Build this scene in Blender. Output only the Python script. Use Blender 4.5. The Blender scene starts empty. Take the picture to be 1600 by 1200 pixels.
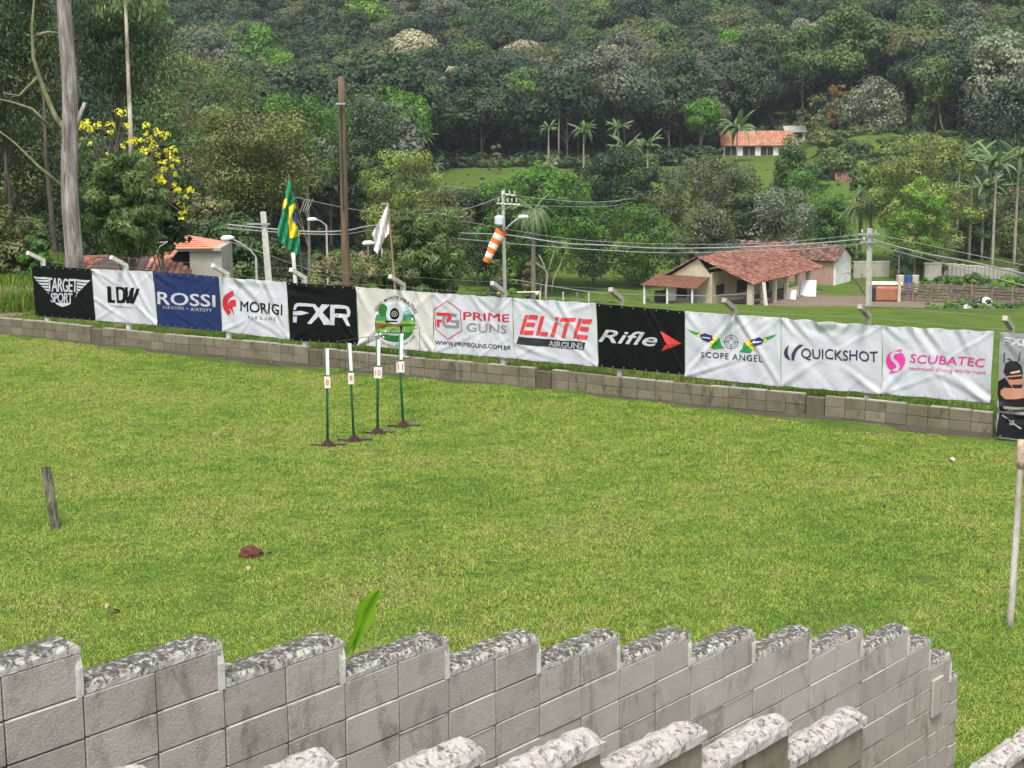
import bpy, bmesh, math, random
import numpy as np
from mathutils import Vector, Matrix, Euler
random.seed(7); RNG = np.random.default_rng(11)
SC = bpy.context.scene
COL = SC.collection
# ------------------------------------------------------------------ camera, world, sun
F, PITCH, ROLL, H = 2620.0, .1794, -.006, 6.45      # focal length in pixels of a 1600 px wide frame, lens height above the lawn
_c, _s = math.cos(ROLL), math.sin(ROLL)
_R = Vector((1, 0, 0)); _U = Vector((0, math.sin(PITCH), math.cos(PITCH))); _FW = Vector((0, math.cos(PITCH), -math.sin(PITCH)))
_X = _R * _c + _U * _s; _Y = _R * (-_s) + _U * _c
cam = bpy.data.cameras.new('camera'); camo = bpy.data.objects.new('camera', cam); COL.objects.link(camo)
M = Matrix.Identity(4)
for i in range(3):
    M[i][0] = _X[i]; M[i][1] = _Y[i]; M[i][2] = -_FW[i]
M[2][3] = H
camo.matrix_world = M
cam.sensor_width = 36; cam.lens = 36 * F / 1600; cam.clip_start = .1; cam.clip_end = 3000
SC.camera = camo
W = bpy.data.worlds.new('World'); SC.world = W; W.use_nodes = True
SUN_EL, SUN_AZ = math.radians(62), math.radians(190)      # compass direction the light comes from (0 = +Y, clockwise)
nt = W.node_tree; nt.nodes.clear()
bg = nt.nodes.new('ShaderNodeBackground'); sky = nt.nodes.new('ShaderNodeTexSky'); wo = nt.nodes.new('ShaderNodeOutputWorld')
sky.sky_type = 'NISHITA'; sky.sun_disc = False; sky.sun_elevation = SUN_EL; sky.sun_rotation = SUN_AZ
sky.air_density = 1.0; sky.dust_density = 3.0; sky.ozone_density = 1.0
hs = nt.nodes.new('ShaderNodeHueSaturation'); hs.inputs['Saturation'].default_value = .35   # cloud cover takes the blue out
nt.links.new(sky.outputs[0], hs.inputs['Color']); nt.links.new(hs.outputs[0], bg.inputs[0])
bg.inputs[1].default_value = .125
nt.links.new(bg.outputs[0], wo.inputs[0])
sl = bpy.data.lights.new('sun', 'SUN'); sl.energy = 1.5; sl.angle = math.radians(14); sl.color = (1, .96, .9)
so = bpy.data.objects.new('sun', sl); COL.objects.link(so); so.location = (0, 0, 60)
_sd = Vector((math.sin(SUN_AZ) * math.cos(SUN_EL), math.cos(SUN_AZ) * math.cos(SUN_EL), math.sin(SUN_EL)))
so.rotation_euler = _sd.to_track_quat('Z', 'Y').to_euler()
SC.view_settings.view_transform = 'Standard'; SC.view_settings.look = 'None'
SC.view_settings.exposure = 1.04; SC.view_settings.gamma = 1
SC.cycles.max_bounces = 6; SC.cycles.diffuse_bounces = 3; SC.cycles.transparent_max_bounces = 8
SC.cycles.volume_bounces = 0
HAZE = True

# ------------------------------------------------------------------ helpers
def ray(px, py):
    u, v = px - 800, py - 600
    u, v = _c * u + _s * v, -_s * u + _c * v
    return (_FW + _R * (u / F) + _U * (-v / F))
def at(px, py, Y):
    d = ray(px, py); k = Y / d.y
    return Vector((d.x * k, Y, H + d.z * k))
def plane_hit(px, py, P, n):
    d = ray(px, py); O = Vector((0, 0, H)); k = (P - O).dot(n) / d.dot(n); return O + d * k
def ss(a, b, x):
    t = np.clip((x - a) / (b - a), 0, 1); return t * t * (3 - 2 * t)

def link(o, parent=None):
    COL.objects.link(o)
    if parent: o.parent = parent
    return o
def thing(name, label, cat, loc=(0, 0, 0), group=None, rz=0):
    o = bpy.data.objects.new(name, None); o.empty_display_size = .1; COL.objects.link(o)
    o.location = loc; o.rotation_euler = (0, 0, rz); o['label'] = label; o['category'] = cat; o['kind'] = 'thing'
    if group: o['group'] = group
    return o
def tag(o, label, cat, group=None):
    o['label'] = label; o['category'] = cat; o['kind'] = 'thing'
    if group: o['group'] = group
    return o
def struct(o): o['kind'] = 'structure'; return o

class MB:
    """collects simple shapes; build() links them as one mesh object"""
    def __init__(s): s.v = []; s.f = []; s.m = []
    def poly(s, pts, m=0):
        b = len(s.v); s.v += [tuple(p) for p in pts]; s.f.append(tuple(range(b, b + len(pts)))); s.m.append(m)
    def mesh(s, V, Fc, m=0):
        b = len(s.v); s.v += [tuple(p) for p in V]; s.f += [tuple(i + b for i in f) for f in Fc]; s.m += [m] * len(Fc)
    def hexa(s, P, m=0):    # 8 corners: bottom 4 ccw, top 4 ccw
        s.mesh(P, [(3, 2, 1, 0), (4, 5, 6, 7), (0, 1, 5, 4), (1, 2, 6, 5), (2, 3, 7, 6), (3, 0, 4, 7)], m)
    def box(s, c, d, R=None, m=0):
        P = []
        for z in (-1, 1):
            for x, y in ((-1, -1), (1, -1), (1, 1), (-1, 1)):
                q = Vector((x * d[0] / 2, y * d[1] / 2, z * d[2] / 2))
                if R is not None: q = R @ q
                P.append(Vector(c) + q)
        s.hexa(P, m)
    def bevbox(s, c, d, b, R=None, m=0):
        x, y, z = [k / 2 for k in d]
        V = []; 
        for sz in (-1, 1):
            for sx, sy in ((-1, -1), (1, -1), (1, 1), (-1, 1)):
                V += [(sx * (x - b), sy * (y - b), sz * z), (sx * (x - b), sy * y, sz * (z - b)), (sx * x, sy * (y - b), sz * (z - b))]
        bm = bmesh.new()
        for p in V:
            q = Vector(p)
            if R is not None: q = R @ q
            bm.verts.new(Vector(c) + q)
        bmesh.ops.convex_hull(bm, input=bm.verts[:]); bm.verts.index_update(); bm.normal_update()
        s.mesh([v.co.copy() for v in bm.verts], [[v.index for v in f.verts] for f in bm.faces], m); bm.free()
    def tube(s, pts, rad, n=8, m=0, cap=True, wob=0):
        pts = [Vector(p) for p in pts]
        if not hasattr(rad, '__len__'): rad = [rad] * len(pts)
        b = len(s.v); up = Vector((0, 0, 1)); prev = None
        for i, p in enumerate(pts):
            t = (pts[min(i + 1, len(pts) - 1)] - pts[max(i - 1, 0)]).normalized()
            a = t.cross(up) if abs(t.z) < .95 else t.cross(Vector((0, 1, 0)))
            if prev is not None and abs(t.dot(prev)) < .99: a = prev - t * prev.dot(t)
            a.normalize(); prev = a; c = t.cross(a)
            for k in range(n):
                an = 2 * math.pi * k / n; r = rad[i] * (1 + wob * random.uniform(-1, 1))
                s.v.append(tuple(p + a * (math.cos(an) * r) + c * (math.sin(an) * r)))
        for i in range(len(pts) - 1):
            for k in range(n):
                k2 = (k + 1) % n
                s.f.append((b + i * n + k2, b + i * n + k, b + (i + 1) * n + k, b + (i + 1) * n + k2)); s.m.append(m)
        if cap:
            s.f.append(tuple(b + k for k in range(n))); s.m.append(m)
            e = b + (len(pts) - 1) * n; s.f.append(tuple(e + k for k in range(n - 1, -1, -1))); s.m.append(m)
    def build(s, name, mats, parent=None, smooth=False, fix=True):
        me = bpy.data.meshes.new(name); me.from_pydata(s.v, [], s.f)
        mats = mats if isinstance(mats, (list, tuple)) else [mats]
        for m in mats: me.materials.append(m)
        if len(mats) > 1: me.polygons.foreach_set('material_index', s.m)
        if smooth: me.polygons.foreach_set('use_smooth', [True] * len(me.polygons))
        if fix:
            bm = bmesh.new(); bm.from_mesh(me); bmesh.ops.recalc_face_normals(bm, faces=bm.faces); bm.to_mesh(me); bm.free()
        me.update(); o = bpy.data.objects.new(name, me); return link(o, parent)

# ------------------------------------------------------------------ materials
def nodes(m):
    m.use_nodes = True; t = m.node_tree; b = t.nodes['Principled BSDF']; return t, b
def ramp(t, fac, stops):
    r = t.nodes.new('ShaderNodeValToRGB'); e = r.color_ramp.elements
    while len(e) < len(stops): e.new(.5)
    for k, (p, c) in enumerate(stops): e[k].position = p; e[k].color = (*c, 1) if len(c) == 3 else c
    t.links.new(fac, r.inputs[0]); return r.outputs[0]
def noise(t, scale, detail=4, rough=.55, vec=None, dist=0):
    n = t.nodes.new('ShaderNodeTexNoise'); n.inputs['Scale'].default_value = scale; n.inputs['Detail'].default_value = detail
    n.inputs['Roughness'].default_value = rough; n.inputs['Distortion'].default_value = dist
    if vec is not None: t.links.new(vec, n.inputs['Vector'])
    return n.outputs['Fac']
def wpos(t, scale=None):
    g = t.nodes.new('ShaderNodeNewGeometry'); o = g.outputs['Position']
    if scale:
        m = t.nodes.new('ShaderNodeVectorMath'); m.operation = 'MULTIPLY'; t.links.new(o, m.inputs[0]); m.inputs[1].default_value = scale; o = m.outputs[0]
    return o
def mixc(t, f, a, b, mode='MIX'):
    m = t.nodes.new('ShaderNodeMix'); m.data_type = 'RGBA'; m.blend_type = mode
    for k, x in ((0, f), (6, a), (7, b)):
        if hasattr(x, 'is_linked') or isinstance(x, bpy.types.NodeSocket): t.links.new(x, m.inputs[k])
        else: m.inputs[k].default_value = x if k == 0 else (*x, 1)
    return m.outputs[2]
def bump(t, b, h, strength=.4, dist=.02):
    n = t.nodes.new('ShaderNodeBump'); n.inputs['Strength'].default_value = strength; n.inputs['Distance'].default_value = dist
    t.links.new(h, n.inputs['Height']); t.links.new(n.outputs[0], b.inputs['Normal'])
def val(t, f, lo, hi):
    m = t.nodes.new('ShaderNodeMapRange'); t.links.new(f, m.inputs[0]); m.inputs[3].default_value = lo; m.inputs[4].default_value = hi
    m.inputs[1].default_value = .3; m.inputs[2].default_value = .7; return m.outputs[0]
MC = {}
def plain(name, col, rough=.6, var=.15, scale=8, metal=0, bmp=0, rnd=0, spec=.5):
    if name in MC: return MC[name]
    m = bpy.data.materials.new(name); t, b = nodes(m)
    n = noise(t, scale, 5, vec=wpos(t))
    c = ramp(t, n, [(.3, tuple(x * (1 - var) for x in col)), (.7, tuple(min(x * (1 + var), 1) for x in col))])
    if rnd:
        oi = t.nodes.new('ShaderNodeObjectInfo')
        r = ramp(t, oi.outputs['Random'], [(0, (1 - rnd,) * 3), (1, (1 + rnd,) * 3)]); c = mixc(t, 1.0, c, r, 'MULTIPLY')
    t.links.new(c, b.inputs['Base Color']); b.inputs['Roughness'].default_value = rough; b.inputs['Metallic'].default_value = metal
    b.inputs['Specular IOR Level'].default_value = spec
    if bmp: bump(t, b, noise(t, scale * 6, 4, vec=wpos(t)), bmp, .02)
    MC[name] = m; return m

def m_block(name, base, dark, stain, rnd=.12, sc=1.0, moss=0.0):
    m = bpy.data.materials.new(name); t, b = nodes(m); p = wpos(t)
    c = ramp(t, noise(t, 2.5 * sc, 6, .6, p), [(.3, tuple(x * .88 for x in base)), (.55, base), (.75, tuple(x * 1.1 for x in base))])
    fine = noise(t, 160 * sc, 3, .7, p)
    c = mixc(t, 1.0, c, ramp(t, fine, [(.3, (.78, .78, .77)), (.7, (1.12, 1.12, 1.12))]), 'MULTIPLY')
    st = ramp(t, noise(t, 5 * sc, 8, .7, wpos(t, (1, 1, .45)), .5), [(.52, (0, 0, 0)), (.72, (1, 1, 1))])
    sm = t.nodes.new('ShaderNodeMath'); sm.operation = 'MULTIPLY'; t.links.new(st, sm.inputs[0]); sm.inputs[1].default_value = stain
    c = mixc(t, sm.outputs[0], c, dark)
    if moss:
        mo = ramp(t, noise(t, 1.1, 6, .65, p), [(.5, (0, 0, 0)), (.68, (1, 1, 1))])
        mm = t.nodes.new('ShaderNodeMath'); mm.operation = 'MULTIPLY'; t.links.new(mo, mm.inputs[0]); mm.inputs[1].default_value = moss
        c = mixc(t, mm.outputs[0], c, (.10, .095, .045))
    oi = t.nodes.new('ShaderNodeObjectInfo')
    c = mixc(t, 1.0, c, ramp(t, oi.outputs['Random'], [(0, (1 - rnd,) * 3), (1, (1 + rnd * .8, 1 + rnd * .7, 1 + rnd * .6))]), 'MULTIPLY')
    t.links.new(c, b.inputs['Base Color']); b.inputs['Roughness'].default_value = .92; b.inputs['Specular IOR Level'].default_value = .2
    mx = t.nodes.new('ShaderNodeMath'); mx.operation = 'ADD'; t.links.new(noise(t, 90 * sc, 4, .7, p), mx.inputs[0]); t.links.new(noise(t, 14 * sc, 3, .6, p), mx.inputs[1])
    bump(t, b, mx.outputs[0], .8, .009)
    return m
M_STAIRBLOCK = m_block('stair_block', (.45, .415, .365), (.14, .125, .10), .8)
M_FRONTBLOCK = m_block('stained_block', (.27, .25, .19), (.035, .033, .024), 1.0, moss=.75, sc=1.6)
M_LOWBLOCK = m_block('low_wall_block', (.215, .188, .140), (.045, .038, .025), .9, rnd=.2, moss=.55)
M_MORTAR = m_block('mortar', (.13, .115, .09), (.05, .042, .03), .6)
M_PIER = m_block('stained_pier', (.13, .115, .085), (.03, .026, .018), .9, moss=.6)
M_BEAD = m_block('painted_lit_edge', (.62, .60, .54), (.3, .27, .22), .5)  # pale joint colour that paints in the lit top edge of the lower course
M_LEDGE = m_block('mortar_light', (.36, .34, .29), (.25, .22, .18), .5)

def m_cap(name, white, dark, bias):
    m = bpy.data.materials.new(name); t, b = nodes(m); p = wpos(t)
    a = noise(t, 24, 10, .80, wpos(t, (1, 1, .5)), .35); g = t.nodes.new('ShaderNodeNewGeometry'); sp = t.nodes.new('ShaderNodeSeparateXYZ'); t.links.new(g.outputs['True Normal'], sp.inputs[0])
    # lichen settles on faces that look up
    mm = t.nodes.new('ShaderNodeMath'); mm.operation = 'MULTIPLY_ADD'; t.links.new(sp.outputs[2], mm.inputs[0]); mm.inputs[1].default_value = bias; t.links.new(a, mm.inputs[2])
    k = ramp(t, mm.outputs[0], [(.515, (0, 0, 0)), (.60, (1, 1, 1))])
    w = ramp(t, noise(t, 14, 6, .7, p), [(.3, tuple(x * .7 for x in white)), (.5, white), (.62, (white[0] * .95, white[1] * 1.0, white[2] * 1.02)), (.72, (.50, .58, .60))])
    d = ramp(t, noise(t, 40, 5, .7, p), [(.35, dark), (.55, tuple(x * 2.6 for x in dark)), (.7, (.22, .20, .165))])
    t.links.new(mixc(t, k, w, d), b.inputs['Base Color']); b.inputs['Roughness'].default_value = .9; b.inputs['Specular IOR Level'].default_value = .25
    bump(t, b, noise(t, 35, 6, .75, p), .9, .012)
    return m
M_CAP = m_cap('lichen_cap', (.54, .51, .46), (.040, .038, .031), .11)
M_CAP2 = m_cap('lichen_cap_pale', (.50, .455, .42), (.06, .054, .045), .02)
M_STRIP = m_block('whitewash', (.70, .68, .62), (.25, .22, .18), .6)

def m_leaf(name, c1, c2, trans=.25, hue=.03, rough=.55, island=None):
    m = bpy.data.materials.new(name); t, b = nodes(m)
    at_ = t.nodes.new('ShaderNodeAttribute'); at_.attribute_name = 'tint'
    c = ramp(t, at_.outputs['Fac'], [(0, c1), (1, c2)])
    oi = t.nodes.new('ShaderNodeObjectInfo'); h = t.nodes.new('ShaderNodeHueSaturation')
    mr = t.nodes.new('ShaderNodeMapRange'); t.links.new(oi.outputs['Random'], mr.inputs[0]); mr.inputs[3].default_value = .5 - hue / 2; mr.inputs[4].default_value = .5 + hue / 2
    mv = t.nodes.new('ShaderNodeMapRange'); t.links.new(oi.outputs['Random'], mv.inputs[0]); mv.inputs[3].default_value = 1.2; mv.inputs[4].default_value = .8
    t.links.new(mr.outputs[0], h.inputs['Hue']); t.links.new(mv.outputs[0], h.inputs['Value']); t.links.new(c, h.inputs['Color']); c = h.outputs[0]
    t.links.new(c, b.inputs['Base Color']); b.inputs['Roughness'].default_value = rough; b.inputs['Specular IOR Level'].default_value = .25
    tr = t.nodes.new('ShaderNodeBsdfTranslucent'); t.links.new(mixc(t, 1.0, c, (1.3, 1.5, .6), 'MULTIPLY'), tr.inputs[0])
    mx = t.nodes.new('ShaderNodeMixShader'); mx.inputs[0].default_value = trans
    t.links.new(b.outputs[0], mx.inputs[1]); t.links.new(tr.outputs[0], mx.inputs[2])
    t.links.new(mx.outputs[0], t.nodes['Material Output'].inputs[0]); return m
LEAF = {
 'dark': m_leaf('leaf_dark_green', (.018, .040, .021), (.066, .105, .042), .12),
 'mid': m_leaf('leaf_mid_green', (.040, .085, .026), (.125, .205, .060), .2),
 'olive': m_leaf('leaf_olive', (.070, .090, .035), (.185, .210, .085), .2),
 'lime': m_leaf('leaf_bright_green', (.065, .165, .020), (.190, .350, .055), .3),
 'yellow': m_leaf('leaf_yellow_green', (.115, .160, .042), (.290, .360, .100), .25),
 'brown': m_leaf('leaf_brownish', (.110, .105, .050), (.270, .250, .125), .2),
 'grey': m_leaf('leaf_grey_green', (.065, .085, .055), (.170, .190, .130), .2),
 'silver': m_leaf('leaf_silver', (.120, .150, .090), (.370, .390, .270), .2),
 'cream': m_leaf('leaf_cream_blossom', (.22, .21, .12), (.50, .47, .32), .2),
 'palm': m_leaf('leaf_palm', (.070, .130, .045), (.220, .300, .140), .25, rough=.4),
 'gum': m_leaf('leaf_gum', (.075, .125, .040), (.290, .360, .140), .25, rough=.4),
 'gumdark': m_leaf('leaf_gum_dark', (.030, .055, .025), (.120, .150, .070), .2, rough=.45),
 'rust': m_leaf('leaf_rust', (.14, .07, .02), (.38, .20, .07), .2),
 'flower': m_leaf('petal_yellow', (.85, .72, .03), (.95, .88, .12), .3, hue=0),
}
def m_tile(name, c0, c1, c2, c3):
    m = bpy.data.materials.new(name); t, b = nodes(m); at_ = t.nodes.new('ShaderNodeAttribute'); at_.attribute_name = 'tint'
    n = noise(t, .55, 6, .7, wpos(t)); mm = t.nodes.new('ShaderNodeMath'); mm.operation = 'MULTIPLY_ADD'; t.links.new(n, mm.inputs[0]); mm.inputs[1].default_value = 1.3; t.links.new(at_.outputs['Fac'], mm.inputs[2])
    h = t.nodes.new('ShaderNodeMath'); h.operation = 'MULTIPLY'; t.links.new(mm.outputs[0], h.inputs[0]); h.inputs[1].default_value = .5
    c = ramp(t, h.outputs[0], [(.25, c0), (.48, c1), (.68, c2), (.88, c3)]); t.links.new(c, b.inputs['Base Color']); b.inputs['Roughness'].default_value = .9; return m
def m_bark(name, c1, c2, sc=6, zs=.25):
    m = bpy.data.materials.new(name); t, b = nodes(m); p = wpos(t, (1, 1, zs))
    n = noise(t, sc, 7, .7, p, .4)
    t.links.new(ramp(t, n, [(.35, c1), (.5, tuple((x + y) / 2 for x, y in zip(c1, c2))), (.62, c2)]), b.inputs['Base Color']); b.inputs['Roughness'].default_value = .9
    bump(t, b, noise(t, sc * 3, 5, .7, p), .7, .03); return m
BARK = m_bark('bark_grey', (.10, .085, .065), (.26, .23, .19)); BARKD = m_bark('bark_dark', (.035, .03, .022), (.10, .085, .065))
BARKP = m_bark('bark_pale', (.22, .19, .15), (.42, .38, .31)); 
M_WOODPOLE = m_bark('pole_wood', (.055, .036, .022), (.20, .14, .09), 9, .06)
M_CONC = plain('pole_concrete', (.47, .45, .40), .85, .2, 4, bmp=.3)
M_WHITEC = plain('post_white_paint', (.66, .65, .60), .8, .18, 7, bmp=.3)
M_OLDC = m_block('post_weathered', (.42, .40, .34), (.10, .09, .07), .8)
M_WIRE = plain('wire', (.30, .31, .32), .5); M_METAL = plain('galvanised', (.45, .46, .47), .45, metal=.6)
M_DARK = plain('dark_metal', (.02, .03, .025), .5)

# ------------------------------------------------------------------ terrain
TH = .702; EV = Vector((math.sin(TH), math.cos(TH), 0)); NB = Vector((-EV.y, EV.x, 0)); P0 = Vector((-1.917, 7.076, 0)); CAPZ = 3.775; SEND = 8.95
PL = at(0, 525, 42.98); PL.z = 0; PR = at(1550, 684, 29.80); PR.z = 0
FE = (PR - PL).normalized(); FN = Vector((-FE.y, FE.x, 0))       # along the range wall, and outward from the lawn
def prof(Y, ys, zs): return np.interp(Y, ys, zs)
def ground(x, y):
    x = np.asarray(x, float); y = np.asarray(y, float)
    s = (x - P0.x) * EV.x + (y - P0.y) * EV.y; db = (x - P0.x) * NB.x + (y - P0.y) * NB.y
    d = (x - PL.x) * FN.x + (y - PL.y) * FN.y
    px = 800 + F * x / np.maximum(y, 5)
    hb = np.clip(CAPZ - .25 * s - .42, 0, 6) * (1 - ss(1.5, 8, s))
    bank = hb * (1 - ss(0, 10, db)) ** 1.0
    lawn = bank + .05 * np.sin(x * .7 + y * .4) * ss(2, 8, db)
    zc = prof(y, [30, 50, 80, 130, 150, 180, 200, 220, 250, 280, 320, 350, 380, 420, 500, 600, 750, 1000], [0, -.6, -8, -15.3, -15.6, -17.1, -16.6, -15.9, -13.75, -11.9, -10.8, -10.8, -10.6, -4, 14, 38, 78, 95])
    zr = prof(y, [30, 50, 80, 130, 150, 180, 200, 220, 260, 300, 340, 400, 500, 750, 1000], [0, -.6, -8, -15.3, -15.6, -17.1, -16.8, -15.8, -13.5, -11.0, -5, 6, 26, 82, 98])
    zl = prof(y, [30, 48, 52, 75, 110, 160, 220, 300, 380, 500, 600, 750, 1000], [0, .3, .75, 0.2, -3, -8, -8, -8, -4, 14, 38, 78, 95])
    zv = zc + (zr - zc) * ss(1230, 1340, px); zv = zv + (zl - zv) * ss(180, 60, px)
    zv = zv + ss(150, 300, y) * 1.2 * (np.sin(x * .06 + y * .03) + np.sin(x * .11 - y * .05 + 1) * .5) * (1 - .8 * ((px > 640) & (px < 1330)))
    d2 = np.clip(d, 0, None)
    zn = .05 + .10 * ss(0, 4, d2) + (np.sin(x * 1.3) * .05)
    zbeyond = zn + (zv - zn) * ss(2.5, 30, d2)
    zbeyond = np.where(px < 180, zn + (zv - zn) * ss(.5, 7, d2), zbeyond)
    z = np.where(d > .12, zbeyond, lawn)
    return z
def gz(x, y): return float(ground(x, y))
def gp(px, Y, dz=0):
    q = at(px, 400, Y); return Vector((q.x, q.y, gz(q.x, q.y) + dz))

def m_ground():
    m = bpy.data.materials.new('ground_grass'); t, b = nodes(m); p = wpos(t)
    big = noise(t, .12, 5, .6, p); med = noise(t, .9, 6, .65, p); fine = noise(t, 14, 4, .7, p)
    g = ramp(t, med, [(.3, (.050, .092, .016)), (.5, (.088, .140, .026)), (.7, (.145, .165, .045))])
    g = mixc(t, ramp(t, big, [(.4, (0, 0, 0)), (.62, (.55, .55, .55))]), g, (.10, .165, .025))
    g = mixc(t, 1.0, g, ramp(t, fine, [(.3, (.7, .7, .7)), (.7, (1.25, 1.25, 1.2))]), 'MULTIPLY')
    at_ = t.nodes.new('ShaderNodeAttribute'); at_.attribute_name = 'dirt'
    dn = noise(t, 2.2, 6, .7, p)
    ma = t.nodes.new('ShaderNodeMath'); ma.operation = 'MULTIPLY_ADD'; t.links.new(dn, ma.inputs[0]); ma.inputs[1].default_value = .9; t.links.new(at_.outputs['Fac'], ma.inputs[2])
    k = ramp(t, ma.outputs[0], [(.78, (0, 0, 0)), (.98, (1, 1, 1))])
    dc = ramp(t, noise(t, 5, 6, .7, p), [(.3, (.14, .10, .075)), (.6, (.24, .185, .14)), (.75, (.33, .27, .22))])
    t.links.new(mixc(t, k, g, dc), b.inputs['Base Color']); b.inputs['Roughness'].default_value = .95; b.inputs['Specular IOR Level'].default_value = .1
    bump(t, b, noise(t, 6, 6, .75, p), .6, .15)
    return m
def make_ground():
    S = np.concatenate([np.arange(-24, 44, .5), np.arange(44, 90, 1.2), np.arange(90, 1000, 5.)])
    D = np.concatenate([[-30, -20, -12, -8, -5, -3, -1.5], [.07, .4, .8], np.arange(1.2, 40, .5), np.arange(40, 80, 1.2), np.arange(80, 1100, 5.)])
    s0 = int(np.argmin(abs(S - 9.0))); S[s0] = 8.9
    A, B = np.meshgrid(S, D, indexing='ij')
    X = P0.x + A * EV.x + B * NB.x; Y = P0.y + A * EV.y + B * NB.y
    keep = (Y > -30) & (abs(X) < 60 + .62 * np.maximum(Y, 0)) & (Y < 1000)
    Z = ground(X, Y)
    px = 800 + F * X / np.maximum(Y, 5)
    # bare earth: yard by the farmhouse, under the gums on the left, worn line behind the banners
    d = (X - PL.x) * FN.x + (Y - PL.y) * FN.y
    dirt = .62 * np.exp(-((px - 1250) / 130) ** 2 - ((Y - 170) / 15) ** 2) + .62 * np.exp(-((px - 1400) / 110) ** 2 - ((Y - 172 + (px - 1380) * .04) / 5) ** 2)
    dirt += .35 * ((px < 330) & (d > .1) & (d < 4)) + .12 * ((d > .1) & (d < 3))
    dirt += .45 * np.exp(-((px - 1290) / 120) ** 2 - ((Y - 152) / 2.5) ** 2)
    dirt = np.where(d < .1, -.2, dirt + .30 * (px > 1060) * (Y > 140) * (Y < 182))
    nS, nD = A.shape; idx = np.arange(nS * nD).reshape(nS, nD)
    i0, i1, i2, i3 = idx[:-1, :-1], idx[1:, :-1], idx[1:, 1:], idx[:-1, 1:]
    ok = keep[:-1, :-1] | keep[1:, 1:]
    stand = (A[1:, :-1] <= 8.95) & (B[:-1, :-1] < .06)
    ok &= ~stand
    q = np.stack([i0, i1, i2, i3], -1)[ok]
    me = bpy.data.meshes.new('ground'); me.from_pydata(np.stack([X.ravel(), Y.ravel(), Z.ravel()], 1).tolist(), [], q.tolist())
    a = me.attributes.new('dirt', 'FLOAT', 'POINT'); a.data.foreach_set('value', dirt.ravel())
    me.polygons.foreach_set('use_smooth', [True] * len(me.polygons)); me.materials.append(m_ground())
    bm = bmesh.new(); bm.from_mesh(me)
    bmesh.ops.delete(bm, geom=[v for v in bm.verts if not v.link_faces], context='VERTS')
    bmesh.ops.recalc_face_normals(bm, faces=bm.faces)
    if sum(f.normal.z for f in bm.faces) < 0: bmesh.ops.reverse_faces(bm, faces=bm.faces)
    bm.to_mesh(me); bm.free()
    o = bpy.data.objects.new('ground', me); link(o); struct(o)
make_ground()

# ------------------------------------------------------------------ instancing of grass / far wood
def scatter_object(name, protos, pts, rots, scales, idx, label=None, cat=None):
    c = bpy.data.collections.new(name + '_kinds')
    for p in protos: c.objects.link(p)
    me = bpy.data.meshes.new(name); me.from_pydata([tuple(p) for p in pts], [], [])
    a = me.attributes.new('rot', 'FLOAT_VECTOR', 'POINT'); a.data.foreach_set('vector', np.asarray(rots, float).ravel())
    a = me.attributes.new('scl', 'FLOAT_VECTOR', 'POINT'); a.data.foreach_set('vector', np.asarray(scales, float).ravel())
    a = me.attributes.new('pick', 'INT', 'POINT'); a.data.foreach_set('value', np.asarray(idx, int))
    o = bpy.data.objects.new(name, me); link(o)
    g = bpy.data.node_groups.new(name, 'GeometryNodeTree')
    g.interface.new_socket('Geometry', in_out='INPUT', socket_type='NodeSocketGeometry'); g.interface.new_socket('Geometry', in_out='OUTPUT', socket_type='NodeSocketGeometry')
    gi = g.nodes.new('NodeGroupInput'); go = g.nodes.new('NodeGroupOutput'); ip = g.nodes.new('GeometryNodeInstanceOnPoints')
    ci = g.nodes.new('GeometryNodeCollectionInfo'); ci.inputs['Collection'].default_value = c; ci.inputs['Separate Children'].default_value = True; ci.inputs['Reset Children'].default_value = True
    def na(n, ty):
        k = g.nodes.new('GeometryNodeInputNamedAttribute'); k.data_type = ty; k.inputs['Name'].default_value = n; return k.outputs['Attribute']
    g.links.new(gi.outputs[0], ip.inputs['Points']); g.links.new(ci.outputs[0], ip.inputs['Instance']); ip.inputs['Pick Instance'].default_value = True
    g.links.new(na('pick', 'INT'), ip.inputs['Instance Index']); g.links.new(na('rot', 'FLOAT_VECTOR'), ip.inputs['Rotation']); g.links.new(na('scl', 'FLOAT_VECTOR'), ip.inputs['Scale'])
    g.links.new(ip.outputs[0], go.inputs[0])
    o.modifiers.new('scatter', 'NODES').node_group = g
    o['kind'] = 'stuff'
    if label: o['label'] = label; o['category'] = cat
    return o
def proto(name, me):
    return bpy.data.objects.new(name, me)

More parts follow.
